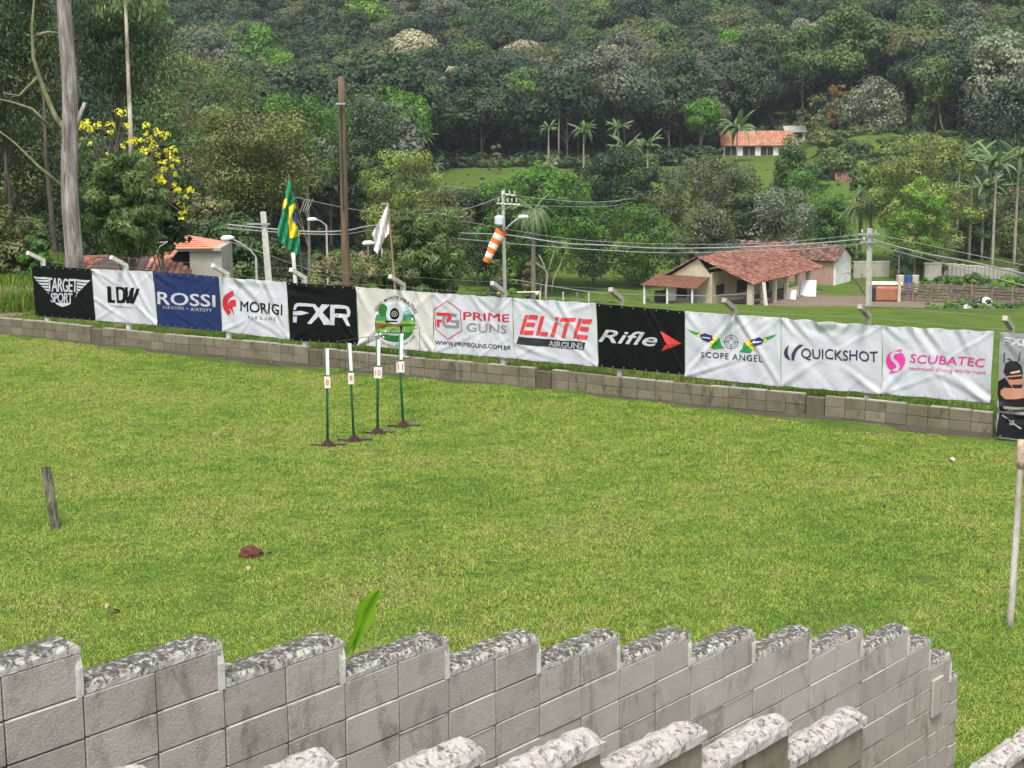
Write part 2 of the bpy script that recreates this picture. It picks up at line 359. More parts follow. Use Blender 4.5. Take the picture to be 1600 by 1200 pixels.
def m_grass(name, lush, mid, dry, tip=1.25):
    m = bpy.data.materials.new(name); t, b = nodes(m); p = wpos(t)
    n = noise(t, .33, 5, .6, p); n2 = noise(t, 1.7, 5, .65, p)
    mx = t.nodes.new('ShaderNodeMath'); mx.operation = 'MULTIPLY_ADD'; t.links.new(n2, mx.inputs[0]); mx.inputs[1].default_value = .5
    hlf = t.nodes.new('ShaderNodeMath'); hlf.operation = 'MULTIPLY'; t.links.new(n, hlf.inputs[0]); hlf.inputs[1].default_value = .5; t.links.new(hlf.outputs[0], mx.inputs[2])
    c = ramp(t, mx.outputs[0], [(.38, lush), (.5, mid), (.6, dry)])
    at_ = t.nodes.new('ShaderNodeAttribute'); at_.attribute_name = 'tint'
    r = ramp(t, at_.outputs['Fac'], [(0, (.32, .36, .28)), (.3, (.74, .8, .66)), (.6, (1.05, 1.05, 1.0)), (.82, (1.4, 1.35, 1.2)), (.95, (1.6, 1.42, 1.7)), (1, (1.9, 1.55, 2.5))])
    c = mixc(t, 1.0, c, r, 'MULTIPLY')
    t.links.new(c, b.inputs['Base Color']); b.inputs['Roughness'].default_value = .5; b.inputs['Specular IOR Level'].default_value = .3
    tr = t.nodes.new('ShaderNodeBsdfTranslucent'); t.links.new(c, tr.inputs[0]); ms = t.nodes.new('ShaderNodeMixShader'); ms.inputs[0].default_value = .3
    t.links.new(b.outputs[0], ms.inputs[1]); t.links.new(tr.outputs[0], ms.inputs[2]); t.links.new(ms.outputs[0], t.nodes['Material Output'].inputs[0]); return m
M_GRASS = m_grass('lawn_blades', (.165, .29, .036), (.285, .385, .062), (.365, .39, .105))
M_TALL = m_grass('tall_grass', (.10, .20, .022), (.17, .27, .04), (.25, .29, .08))
def grass_patch(size, n, L, Wd, lean, mat, seed, name):
    r = np.random.default_rng(seed)
    x = r.uniform(-size / 2, size / 2, n); y = r.uniform(-size / 2, size / 2, n); a = r.uniform(0, 2 * math.pi, n); l = L * r.uniform(.55, 1.3, n); w = Wd * r.uniform(.6, 1.3, n)
    el = r.uniform(lean[0], lean[1], n)
    dx, dy = np.cos(a) * np.cos(el), np.sin(a) * np.cos(el); dz = np.sin(el)
    sx, sy = -np.sin(a) * w / 2, np.cos(a) * w / 2
    z0 = -.004
    b0 = np.stack([x - sx, y - sy, np.full(n, z0)], 1); b1 = np.stack([x + sx, y + sy, np.full(n, z0)], 1)
    mx = np.stack([x + dx * l * .55, y + dy * l * .55, dz * l * .62], 1); s3 = np.stack([sx, sy, 0 * sx], 1) * .85
    tp = np.stack([x + dx * l, y + dy * l, dz * l * .9], 1)
    V = np.stack([b0, b1, mx + s3, mx - s3, tp], 1).reshape(-1, 3)
    i = np.arange(n) * 5
    Fq = [(int(k), int(k + 1), int(k + 2), int(k + 3)) for k in i] + [(int(k + 3), int(k + 2), int(k + 4)) for k in i]
    me = bpy.data.meshes.new(name); me.from_pydata(V.tolist(), [], Fq)
    ta = me.attributes.new('tint', 'FLOAT', 'POINT'); ta.data.foreach_set('value', np.repeat(r.random(n), 5)); me.materials.append(mat); me.update()
    return me
def surf_rot(x, y, rz):
    e = .3; gx = (ground(x + e, y) - ground(x - e, y)) / (2 * e); gy = (ground(x, y + e) - ground(x, y - e)) / (2 * e)
    out = []
    for k in range(len(x)):
        nrm = Vector((-gx[k], -gy[k], 1)).normalized()
        q = nrm.to_track_quat('Z', 'Y').to_matrix() @ Matrix.Rotation(rz[k], 3, 'Z'); out.append(tuple(q.to_euler()))
    return out
def lawn_grass():
    S, D = np.meshgrid(np.arange(-14, 42, .56), np.arange(.8, 36, .56), indexing='ij'); S = S.ravel() + RNG.uniform(-.12, .12, S.size); D = D.ravel() + RNG.uniform(-.12, .12, D.size)
    X = P0.x + S * EV.x + D * NB.x; Y = P0.y + S * EV.y + D * NB.y
    S2, D2 = np.meshgrid(np.arange(9.4, 20, .56), np.arange(-6, .3, .56), indexing='ij')
    X = np.concatenate([X, P0.x + S2.ravel() * EV.x + D2.ravel() * NB.x]); Y = np.concatenate([Y, P0.y + S2.ravel() * EV.y + D2.ravel() * NB.y])
    d = (X - PL.x) * FN.x + (Y - PL.y) * FN.y
    k = (d < -.28) & (X > -.33 * Y - 3) & (X < .36 * Y + 4.5) ; X, Y = X[k], Y[k]
    Z = ground(X, Y); n = len(X); rz = RNG.uniform(0, 6.28, n)
    db = (X - P0.x) * NB.x + (Y - P0.y) * NB.y
    coarse = (RNG.random(n) < np.clip((Z - .15) * 2.2, 0, .97)) | (RNG.random(n) < .0)
    pr = [proto('blades', grass_patch(.7, 1700, .050, .0062, (.06, .75), M_GRASS, 3 + k, 'blades')) for k in range(3)] + \
         [proto('blades', grass_patch(.7, 1050, .070, .0115, (.10, .85), M_GRASS, 13 + k, 'blades')) for k in range(2)]
    idx = np.where(coarse, RNG.integers(3, 5, n), RNG.integers(0, 3, n)); sc = RNG.uniform(.9, 1.15, n); 
    scatter_object('lawn_grass', pr, np.stack([X, Y, Z], 1), surf_rot(X, Y, rz), np.stack([sc, sc, sc * RNG.uniform(.8, 1.25, n)], 1), idx)
lawn_grass()
def verge_grass():
    pts = []; sc = []; ix = []
    L = (PR - PL).length
    for i in range(1500):
        u = random.uniform(-1.5, L - .05); d = random.uniform(.22, 2.6) if u > 9 or random.random() < .25 else random.uniform(1, 3)
        if u < 9 and d < 1.2 and random.random() < .75: continue
        p = PL + FE * u + FN * d; pts.append((p.x, p.y, gz(p.x, p.y))); k = random.uniform(.5, 1.15) * (1 if u > 9 else .6); sc.append((k, k, k * random.uniform(.8, 1.2))); ix.append(random.randint(0, 2))
    for i in range(900):       # high grass on the rise behind the left end of the wall
        q = gp(random.uniform(-120, 175) , random.uniform(46.5, 53)); pts.append(tuple(q)); k = random.uniform(1.5, 2.8) * (1 if i % 4 else .6); sc.append((k * .8, k * .8, k)); ix.append(random.randint(0, 2))
    rots = [(0, 0, random.uniform(0, 6.3)) for _ in pts]
    pr = [proto('tuft', grass_patch(.45, 170, .20, .011, (.75, 1.5), M_TALL, 31 + k, 'tuft')) for k in range(3)]
    scatter_object('verge_grass', pr, pts, rots, sc, ix)
verge_grass()

# ------------------------------------------------------------------ stepped stair walls
RW = Matrix(((EV.x, NB.x, 0), (EV.y, NB.y, 0), (0, 0, 1)))
def WP(s, d, z): return P0 + EV * s + NB * d + Vector((0, 0, z))
blk = MB(); blk.bevbox((0, 0, 0), (.392, .15, .192), .004); _bo = blk.build('block', M_STAIRBLOCK); BLKM = _bo.data; bpy.data.objects.remove(_bo)
def block_at(mesh, loc, rot, parent, mat=None, name='block'):
    o = bpy.data.objects.new(name, mesh); COL.objects.link(o); o.parent = parent; o.location = loc; o.rotation_euler = rot; return o
def rough_slab(s0, s1, d0, d1, z0, z1, n=10, jag=.006, crown=.02):
    """a hand-laid mortar cap: a strip with rounded, uneven top"""
    mb = MB(); prof_ = [(d0, z0), (d0, z0 + (z1 - z0) * .55), (d0 + .018, z1 - .004), ((d0 + d1) / 2, z1 + crown), (d1 - .018, z1 - .004), (d1, z0 + (z1 - z0) * .5), (d1, z0)]
    V = []
    for i in range(n + 1):
        s = s0 + (s1 - s0) * i / n; rnd = .018 if i in (0, n) else 0
        for j, (d, z) in enumerate(prof_):
            jj = jag if 0 < j < 6 else jag * .3
            V.append(WP(s, d + random.uniform(-jj, jj), z + random.uniform(-jj, jj) - (rnd if 1 < j < 5 else 0)))
    m = len(prof_); Fc = [(i * m + j, i * m + j + 1, (i + 1) * m + j + 1, (i + 1) * m + j) for i in range(n) for j in range(m - 1)]
    Fc += [tuple(range(m)), tuple(range(n * m + m - 1, n * m - 1, -1))]
    mb.mesh(V, Fc); return mb
TW = .17
def stair_wall_back():
    t = thing('stepped_wall', 'long grey concrete block wall stepping down to the right beside the lawn', 'wall', WP(0, 0, 0), None)
    inv = Matrix.Translation(t.location).inverted()
    def put(mb, name, m, smooth=False):
        o = mb.build(name, m, None, smooth); o.data.transform(inv); o.parent = t; return o
    segs = [(-3.2, -2.4, 3), (-2.4, -1.6, 2), (-1.6, -.8, 1)]
    segs = [(-.8 * (k + 1), -.8 * k, CAPZ + .2 * (k + 1)) for k in range(3, -1, -1)] + [(.8 * k, .8 * (k + 1), CAPZ - .2 * k) for k in range(10)] + [(8.0, 8.4, CAPZ - 2.0), (8.4, 8.8, CAPZ - 2.24), (8.8, SEND, CAPZ - 2.46)]
    core = MB()
    for k, (a, b, z) in enumerate(segs):
        put(rough_slab(a + (.0 if k else 0), b + .002, -.006, TW + .006, z, z + .052, 26, .0045, .005), 'cap', M_CAP, False)
        if k < len(segs) - 1:
            nz = segs[k + 1][2]
            st = rough_slab(b - .032, b + .005, -.012, TW + .008, nz - .002, z + .040, 2, .003, .0); put(st, 'riser_strip', M_STRIP)
        core.box(WP((a + b) / 2 - .012, TW / 2 + .012, (z - .02) / 2 - .2), (b - a - (.026 if k < len(segs) - 1 else .0), TW - .03, z - .02 + .4), RW)
        for r in range(1, 7):
            if z - .2 * r < .3: break
            for h in range(2):
                if random.random() < .2: continue
                hw = (b - a) / 2; x0 = a + hw * h + random.uniform(.0, .04); x1 = a + hw * (h + 1) - random.uniform(0, .06)
                mb = MB(); mb.bevbox(WP((x0 + x1) / 2, .02, z - .2 * r - .0065 + random.uniform(-.001, .001)), (x1 - x0, .059, .0085), .002, RW); put(mb, 'lit_edge_bead', M_BEAD)  # light-coloured joint line, the lit course edge put into the colour
        zt = z; s = a
        while s < b - .02:
            w = min(.4, b - s); last = w < .3
            for r in range(8 if s > 4 else 6):
                # courses run level through the whole wall
                zz = zt - .1 - .2 * r
                if zz < .05: break
                if s > 8.3 and False: continue
                o = block_at(BLKM, (WP(s + w / 2, .068 + random.uniform(-.004, .002) - .0035 * (r % 2), zz) - t.location), (random.uniform(-.006, .006), random.uniform(-.004, .004), math.atan2(EV.y, EV.x) + random.uniform(-.004, .004)), t)
                if w < .39: o.scale = (w / .4, 1, 1)
            s += .4
    put(core, 'mortar_core', M_MORTAR)
    pa = MB(); pa.bevbox(WP(8.52, -.022, CAPZ - 2.24 - .27), (.2, .03, .34), .01, RW); put(pa, 'patch_panel', M_STAIRBLOCK)
stair_wall_back()
fb = MB(); fb.bevbox((0, 0, 0), (.408, .15, .208), .004); _bo = fb.build('block', M_FRONTBLOCK); FBLKM = _bo.data; bpy.data.objects.remove(_bo)
def stair_wall_front():
    t = thing('stepped_wall', 'stained front stair wall with thick pale rounded caps, nearest the camera', 'wall', WP(0, -1.5, 0))
    inv = Matrix.Translation(t.location).inverted(); core = MB()
    def put(mb, name, m, smooth=False):
        o = mb.build(name, m, None, smooth); o.data.transform(inv); o.parent = t; return o
    for k in range(-3, 5):
        b = .8 + .835 * k; a = b - .835; z = 3.72 - .217 * k
        put(rough_slab(a + .004, b + .008, -1.5 - .17, -1.5 + .012, z - .075, z, 16, .008, .03), 'cap', M_CAP2)
        core.box(WP((a + b) / 2 - .02, -1.58, (z - .08) / 2), (b - a - .05, .1, z - .08), RW)
        for j in range(2):
            for r in range(5):
                block_at(FBLKM, WP(a + .209 + .4175 * j, -1.579 + random.uniform(-.004, .004), z - .075 - .108 - .2165 * r) - t.location, (0, random.uniform(-.006, .006), math.atan2(EV.y, EV.x)), t)
    put(core, 'mortar_core', M_MORTAR)
    t = thing('stepped_wall', 'short low wall end with pale mottled cap at the bottom right corner of the lawn', 'wall', WP(6.1, -1.5, 0))
    inv = Matrix.Translation(t.location).inverted(); core = MB()
    for k in range(3):
        a = 5.75 + .835 * k; b = a + .835; z = 1.9 - .0 * k
        put(rough_slab(a + (.0 if k else -.02), b, -1.67, -1.488, z - .07, z, 14, .008, .03), 'cap', M_CAP2)
        core.box(WP((a + b) / 2, -1.58, (z - .08) / 2), (b - a - .006, .1, z - .08), RW)
        for j in range(2):
            for r in range(5):
                block_at(FBLKM, WP(a + .209 + .4175 * j, -1.579, z - .07 - .108 - .2165 * r) - t.location, (0, 0, math.atan2(EV.y, EV.x)), t)
    put(core, 'mortar_core', M_MORTAR)
stair_wall_front()
def stairs():
    mb = MB()
    for k in range(-6, 22):
        a = .4 * k; z = max(CAPZ - .25 * a - 1.35, .12)
        mb.box(WP(a + .2, -.745, z / 2 - .2), (.398, 1.44, z + .4), RW)
    o = mb.build('stairs', plain('stair_concrete', (.25, .235, .2), .9, .2, 5, bmp=.3)); struct(o)
    mb = MB()
    for k in range(-16, 24):      # terrace under the viewer, falling with the stair
        a = .6 * k; z = max(CAPZ - .25 * a - 1.6, -.15)
        mb.box(WP(a + .3, -1.68 - 6, z / 2 - .5), (.6, 12, z + 1), RW)
    o = mb.build('terrace', plain('terrace_concrete', (.25, .235, .2), .9, .2, 5, bmp=.3)); struct(o)
stairs()

# ------------------------------------------------------------------ low range wall
RF = Matrix(((FE.x, FN.x, 0), (FE.y, FN.y, 0), (0, 0, 1)))
def FP(u, d, z): return PL + FE * u + FN * d + Vector((0, 0, z))
LB = MB(); LB.bevbox((0, 0, 0), (.392, .13, .192), .004); _bo = LB.build('block', M_LOWBLOCK); LBM = _bo.data; bpy.data.objects.remove(_bo)
WL = (PR - PL).length
def low_wall():
    t = thing('block_wall', 'long low weathered concrete block wall below the row of banners', 'wall', FP(0, 0, 0))
    a0 = math.atan2(FE.y, FE.x); n = int((WL + 2.8) / .4); u = WL - .2; led = MB(); core = MB()
    piers = {7: 1, 27: 1, 36: 0, 48: 1}
    for i in range(n):
        c = u - .4 * i
        sag = .012 * math.sin(c * .9)
        pier = i in (8, 23, 38, 55)
        for r in range(2):
            if pier: break
            block_at(LBM, FP(c, .068 + random.uniform(-.006, .006), .365 - .2 * r + sag) - t.location, (random.uniform(-.01, .01), random.uniform(-.008, .008), a0 + random.uniform(-.006, .006)), t)
        if pier:
            mb = MB(); mb.bevbox(FP(c, .06, .12), (.37, .12, .64), .02, RF); o = mb.build('pier', M_PIER, None); o.data.transform(Matrix.Translation(-t.location)); o.parent = t
        else: core.box(FP(c, .075, .10 + sag), (.4, .10, .70), RF)
        # footing strip, partly hidden by grass
        core.box(FP(c, .066, -.02 + .09 / 2), (.398, .12, .12 + random.uniform(-.01, .01)), RF)
        if not pier and random.random() < .8:
            led = MB(); led.box(FP(c + random.uniform(-.02, .02), .07, .466 + sag), (.398 - random.uniform(0, .08), .13 + random.uniform(-.02, .0), .012 + random.uniform(0, .01)), RF)
            o = led.build('mortar_strip', M_LEDGE, None); o.data.transform(Matrix.Translation(-t.location)); o.parent = t
    o = core.build('mortar_core', M_MORTAR, None); o.data.transform(Matrix.Translation(-t.location)); o.parent = t
low_wall()

# ------------------------------------------------------------------ banner fence
DB = .62      # the banner plane stands this far behind the wall face
BN = -FN
def fence_hit(px, py, d=DB): return plane_hit(px, py, PL + FN * d, FN)
def m_cloth(name, col, rough=.42, var=.04):
    m = bpy.data.materials.new(name); t, b = nodes(m)
    n = noise(t, 3, 4, .6, wpos(t)); c = ramp(t, n, [(.3, tuple(x * (1 - var) for x in col)), (.7, tuple(min(1, x * (1 + var)) for x in col))])
    t.links.new(c, b.inputs['Base Color']); b.inputs['Roughness'].default_value = rough; b.inputs['Specular IOR Level'].default_value = .35 if max(col) > .1 else .16
    bump(t, b, noise(t, 5, 4, .6, wpos(t), .6), .25, .05)
    return m
INK = {}
def ink(c, rough=.45):
    if c not in INK: INK[c] = m_cloth('print_%02x%02x%02x' % tuple(int(x * 255) for x in c), c, rough, .03)
    return INK[c]
WHT = (.53, .54, .58); BLK = (.0055, .006, .007); RED = (.52, .025, .045)

class Banner:
    """corner pixels -> a real cloth in the fence plane; print is laid on the same folded surface"""
    def __init__(s, label, corners, crop, col, folds, seed, group='advertising banners tied along the range fence', nu=56, nv=40, sag=.012, rough=.42, name='banner', dd=DB):
        TL, TR, BR, BL = [fence_hit(x, y, dd) for x, y in corners]; s.c = (TL, TR, BR, BL); s.crop = [Vector(p) for p in crop]
        s.dark = sum(col) < .2; s.w = (TR - TL).length; s.h = (TL - BL).length
        s.t = thing(name, label, 'banner', (BL + BR) / 2, group)
        r = random.Random(seed); s.folds = list(folds)
        for k in range(5):
            a = r.random()
            s.folds.append((a, r.choice([0, 1]) * 1.0, a + r.uniform(-.35, .35), r.uniform(.3, .7), r.uniform(.006, .016), r.uniform(.03, .06)))
        for k in range(3):
            s.folds.append((r.choice([0., 1.]), r.choice([0., 1.]), r.uniform(.3, .7), r.uniform(.3, .7), r.uniform(.01, .02), r.uniform(.03, .05)))
        s.ph = r.uniform(0, 6); s.sag = sag * .7; s.nu, s.nv = nu, nv
        U, V = np.meshgrid(np.linspace(0, 1, nu + 1), np.linspace(0, 1, nv + 1), indexing='ij'); s.D = s.disp(U, V)
        P = [s.pos(U[i, j], V[i, j], 0) for i in range(nu + 1) for j in range(nv + 1)]
        m = nv + 1; mb = MB(); mb.mesh([p - s.t.location for p in P], [(i * m + j, (i + 1) * m + j, (i + 1) * m + j + 1, i * m + j + 1) for i in range(nu) for j in range(nv)])
        o = mb.build('fabric', ink(col, rough), None, True, fix=False); o.parent = s.t
        gm = MB()
        for k in range(int(s.w / .28) + 1):
            for v in (.975, .022):
                u = min(max((k + .3) / (s.w / .28 + .5), .01), .99); p = s.pos(u, v, .006) - s.t.location
                gm.box(p, (.022, .006, .022), RF)
        go = gm.build('grommets', M_METAL); go.parent = s.t; go['kind'] = 'stuff'
    def disp(s, U, V):
        d = .010 * np.sin(U * 9 + s.ph) * np.sin(V * 6 + s.ph * 2) + .006 * np.sin(U * 23 + V * 9)
        kf = .45 if s.dark else 1.0; d = d * kf
        for (u0, v0, u1, v1, amp, wd) in s.folds:
            amp *= kf if amp < .0299 else 1
            ax, ay = (u1 - u0) * s.w, (v1 - v0) * s.h; L2 = ax * ax + ay * ay + 1e-6
            qx, qy = (U - u0) * s.w, (V - v0) * s.h; t = np.clip((qx * ax + qy * ay) / L2, 0, 1)
            dist = np.hypot(qx - t * ax, qy - t * ay); d = d + amp * np.exp(-(dist / wd) ** 2) * (1 - .6 * t) * 1.0
            side = (qx * ay - qy * ax) / math.sqrt(L2); d = d - amp * .5 * np.exp(-((side - wd * 1.6) / wd) ** 2) * (dist < wd * 4) * (1 - .6 * t)
        return d
    def pos(s, u, v, off):
        fu = min(max(u, 0), 1) * s.nu; fv = min(max(v, 0), 1) * s.nv; i = min(int(fu), s.nu - 1); j = min(int(fv), s.nv - 1); a, b = fu - i, fv - j
        D = s.D; d = D[i, j] * (1 - a) * (1 - b) + D[i + 1, j] * a * (1 - b) + D[i, j + 1] * (1 - a) * b + D[i + 1, j + 1] * a * b
        TL, TR, BR, BL = s.c
        top = TL.lerp(TR, u); bot = BL.lerp(BR, u)
        top = top - Vector((0, 0, s.sag * (math.sin(u * math.pi * max(2, round(s.w / .55))) ** 2)))
        bot = bot + Vector((0, 0, s.sag * .6 * (math.sin(u * math.pi * 3 + 1) ** 2)))
        edge = .004 * math.sin(v * math.pi) * (1 if u > .5 else -1) * abs(2 * u - 1) ** 6
        return bot.lerp(top, v) + FE * -edge + BN * (d + off)
    def uv(s, x, y):   # crop picture coordinates -> banner (u,v), inverse bilinear
        TL, TR, BR, BL = s.crop; u, v = .5, .5
        for _ in range(6):
            p = BL.lerp(BR, u).lerp(TL.lerp(TR, u), v); e = Vector((x, y)) - p
            du = (BR - BL).lerp(TR - TL, v); dv = TL.lerp(TR, u) - BL.lerp(BR, u)
            det = du.x * dv.y - du.y * dv.x; u += (e.x * dv.y - e.y * dv.x) / det; v += (du.x * e.y - du.y * e.x) / det
        return u, v
    def put(s, name, verts, faces, col, off=.007, label=None, raw=False, rough=.45):
        bm = bmesh.new(); vs = []; lay = 0
        for x, y in verts:
            u, v = (x, y) if raw else s.uv(x, y); vs.append(bm.verts.new((u, v, 0)))
        for f in faces:
            try: bm.faces.new([vs[i] for i in f])
            except ValueError: pass
        us = [v.co.x for v in bm.verts]; vv = [v.co.y for v in bm.verts]
        for k in range(1, 28):
            c = k / 28
            if min(us) < c < max(us): bmesh.ops.bisect_plane(bm, geom=bm.verts[:] + bm.edges[:] + bm.faces[:], plane_co=(c, 0, 0), plane_no=(1, 0, 0), dist=1e-5)
        for k in range(1, 20):
            c = k / 20
            if min(vv) < c < max(vv): bmesh.ops.bisect_plane(bm, geom=bm.verts[:] + bm.edges[:] + bm.faces[:], plane_co=(0, c, 0), plane_no=(0, 1, 0), dist=1e-5)
        bmesh.ops.triangulate(bm, faces=bm.faces)
        for v in bm.verts: v.co = s.pos(v.co.x, v.co.y, off + (lay * 0)) - s.t.location
        me = bpy.data.meshes.new(name); bm.to_mesh(me); bm.free(); me.materials.append(ink(col, rough))
        o = bpy.data.objects.new(name, me); link(o, s.t)
        if label: o['label'] = label
        return o
    def polys(s, name, plist, col, off=.007, label=None):
        V = []; Fc = []
        for p in plist:
            Fc.append(tuple(range(len(V), len(V) + len(p)))); V += [tuple(q) for q in p]
        return s.put(name, V, Fc, col, off, label)
    def strokes(s, name, slist, th, col, off=.007, label=None):
        return s.polys(name, [q for st in slist for q in stroke(st, th)], col, off, label)
    def text(s, string, L, R, col, bold=.0, shear=0, off=.007, name='lettering', label=None, space=1.0, raw=False):
        """L = (x, y_top, y_bottom) at the left end, R likewise at the right end"""
        V, Fc = glyphs(string, 0, shear, space); nV = len(V)
        if bold > .015:
            bx = bold * .42 / max(1, len(string) * .6); by = .018; V = [(a + dx * bx, b + dy * by) for dx, dy in ((-1, 0), (0, 0), (1, 0), (-.5, 1), (.5, -1)) for a, b in V]; Fc = [tuple(i + q * nV for i in f) for q in range(5) for f in Fc]
        P = [(L[0] + (R[0] - L[0]) * a, (L[2] + (R[2] - L[2]) * a) * (1 - b) + (L[1] + (R[1] - L[1]) * a) * b) for a, b in V]
        return s.put(name, P, Fc, col, off, label or 'printed words ' + string.replace('\n', ' '))
    def arctext(s, string, cx, cy, rx, ry, a0, a1, hgt, col, bold=.01, flip=False, name='lettering', label=None):
        V, Fc = glyphs(string, bold, 0, 1.1); P = []
        for a, b in V:
            an = math.radians(a0 + (a1 - a0) * a); k = b * hgt if not flip else (1 - b) * -hgt + hgt
            k = b * hgt if not flip else -b * hgt
            P.append((cx + math.cos(an) * (rx + k), cy - math.sin(an) * (ry + k)))
        return s.put(name, P, Fc, col, .008, label or 'printed words ' + string)
def glyphs(string, bold, shear, space):
    c = bpy.data.curves.new('t', 'FONT'); c.body = string; c.offset = bold; c.shear = shear; c.space_character = space; c.resolution_u = 3; c.fill_mode = 'FRONT'
    o = bpy.data.objects.new('t', c); COL.objects.link(o); dg = bpy.context.evaluated_depsgraph_get(); me = bpy.data.meshes.new_from_object(o.evaluated_get(dg))
    V = np.array([v.co[:2] for v in me.vertices]); Fc = [tuple(p.vertices) for p in me.polygons]
    # drop duplicate points on glyph outlines
    bpy.data.objects.remove(o); bpy.data.curves.remove(c); bpy.data.meshes.remove(me)
    lo, hi = V.min(0), V.max(0); V = (V - lo) / (hi - lo); return V.tolist(), Fc
def stroke(pts, th):
    out = []
    for (x0, y0), (x1, y1) in zip(pts[:-1], pts[1:]):
        dx, dy = x1 - x0, y1 - y0; L = math.hypot(dx, dy); nx, ny = -dy / L * th / 2, dx / L * th / 2; ex, ey = dx / L * th * .25, dy / L * th * .25
        out.append([(x0 - ex + nx, y0 - ey + ny), (x1 + ex + nx, y1 + ey + ny), (x1 + ex - nx, y1 + ey - ny), (x0 - ex - nx, y0 - ey - ny)])
    return out
def ell(cx, cy, rx, ry, n=32, a0=0, a1=360): return [(cx + rx * math.cos(math.radians(a0 + (a1 - a0) * k / n)), cy - ry * math.sin(math.radians(a0 + (a1 - a0) * k / n))) for k in range(n + (a1 - a0 != 360))]
def band(cx, cy, r0, r1, a0, a1, n=28, asp=1.0):
    return [[(cx + r * asp * math.cos(math.radians(a)), cy - r * math.sin(math.radians(a))) for r, a in ((r0, x), (r1, x), (r1, y), (r0, y))] for x, y in [(a0 + (a1 - a0) * k / n, a0 + (a1 - a0) * (k + 1) / n) for k in range(n)]]

# 1 TARGET SPORT -------------------------------------------------
b = Banner('black TARGET SPORT banner with white winged emblem', [(49, 414), (142, 420), (149, 501), (56, 494)], [(245, 168), (705, 200), (747, 602), (280, 568)], BLK, [(0, 1, .3, .9, .01, .05)], 1)
wing = []
for k, (xl, xr) in enumerate(((262, 700), (284, 678), (306, 655), (330, 632), (352, 612), (375, 598))):
    y = 258 + k * 23.5; yr = y + 30
    wing.append([(xl, y), (384 - k * 1, y + 6), (384, y + 22), (xl + 18, y + 15)])
    if k: wing[-1] = [(xl - 8, y), (384, y + 5), (384, y + 20), (xl + 10, y + 13)]
    wing.append([(600, y + 24), (xr + 4, yr), (xr - 14, yr + 17), (600, y + 38)])
b.polys('emblem', wing, WHT, label='white striped wings')
b.text('TARGET', (372, 266, 375), (606, 280, 380), WHT, .06, space=.9); b.text('SPORT', (402, 386, 458), (568, 388, 468), WHT, .065, space=.9)
b.polys('emblem', [[(432, 462), (556, 466), (540, 480), (492, 496), (450, 478)]], WHT, label='white tip of the wings')
# 2 LDW
b = Banner('white LDW banner with bold black slanted letters', [(142.6, 420), (239, 424), (246, 508), (150, 501)], [(705, 200), (1195, 212), (1230, 640), (747, 602)], WHT, [(.62, 1, .98, .03, .035, .06), (.02, .42, .5, .05, .022, .05), (0, 1, .2, .75, .03, .06), (.6, 1, .45, .3, .02, .06), (1, 0, .55, .5, .025, .05)], 2)
_L = [[(832, 335), (866, 335), (870, 440), (898, 442), (894, 464), (842, 462)], [(905, 336), (945, 338), (945, 358), (925, 357), (928, 443), (948, 444), (950, 466), (912, 464)], [(945, 338), (972, 344), (985, 372), (990, 430), (975, 462), (950, 466), (948, 444), (962, 430), (960, 376), (945, 358)],
 [(978, 338), (1000, 338), (1000, 420), (1026, 342), (1050, 342), (1010, 466), (988, 466), (984, 400)], [(1036, 366), (1050, 342), (1040, 430), (1068, 350), (1097, 350), (1052, 468), (1014, 466)]]
for _a, _n in ((_L[:1], 'L'), (_L[1:3], 'D'), (_L[3:], 'W')): b.polys('letter', _a, BLK, label='printed letter ' + _n)
b.strokes('emblem', [[(862 + 9 * k, 486 + k * .8), (868 + 9 * k, 486.6 + k * .8)] for k in range(20)], 7, (.3, .3, .32), label='line of tiny print')
# 3 ROSSI
b = Banner('navy blue ROSSI banner with white lettering', [(239.6, 424), (342, 432), (347, 518), (246.6, 509)], [(958, 655), (1368, 685), (1385, 1035), (985, 992)], (.012, .026, .105), [(0, 1, .25, .8, .03, .06), (1, 1, .62, .1, .02, .05), (.3, .25, .65, .02, .02, .05), (.3, .98, .7, .9, .02, .07)], 3)
b.text('ROSSI', (986, 780, 858), (1345, 803, 878), WHT, .05); b.text('AIRGUNS • AIRSOFT', (1016, 866, 885), (1323, 890, 911), WHT, .02, space=1.35)
# 4 MORIGI
b = Banner('white MORIGI banner with red helmet emblem', [(342.6, 432), (447, 440), (453, 531), (347.6, 518)], [(148, 210), (842, 262), (882, 865), (175, 795)], WHT, [(.28, 1, .6, .6, .05, .09), (.7, .98, .98, .05, .035, .07), (.3, .97, .02, .05, .02, .06), (.25, .98, .72, .95, .03, .09), (.5, .3, .95, .02, .02, .06)], 4, sag=.03)
b.polys('emblem', band(325, 500, 92, 148, 102, 236, 26) + [[(318, 452), (290, 452), (256, 462), (236, 500), (232, 535), (248, 548), (266, 548), (290, 580), (306, 634), (300, 575), (288, 538), (300, 524), (326, 520), (322, 485)]], RED, label='red crested helmet')
b.text('MORIGI', (370, 464, 574), (806, 496, 608), BLK, .02); b.text('AIRGUNS', (450, 618, 650), (734, 640, 673), (.12, .12, .13), .02, space=1.8)
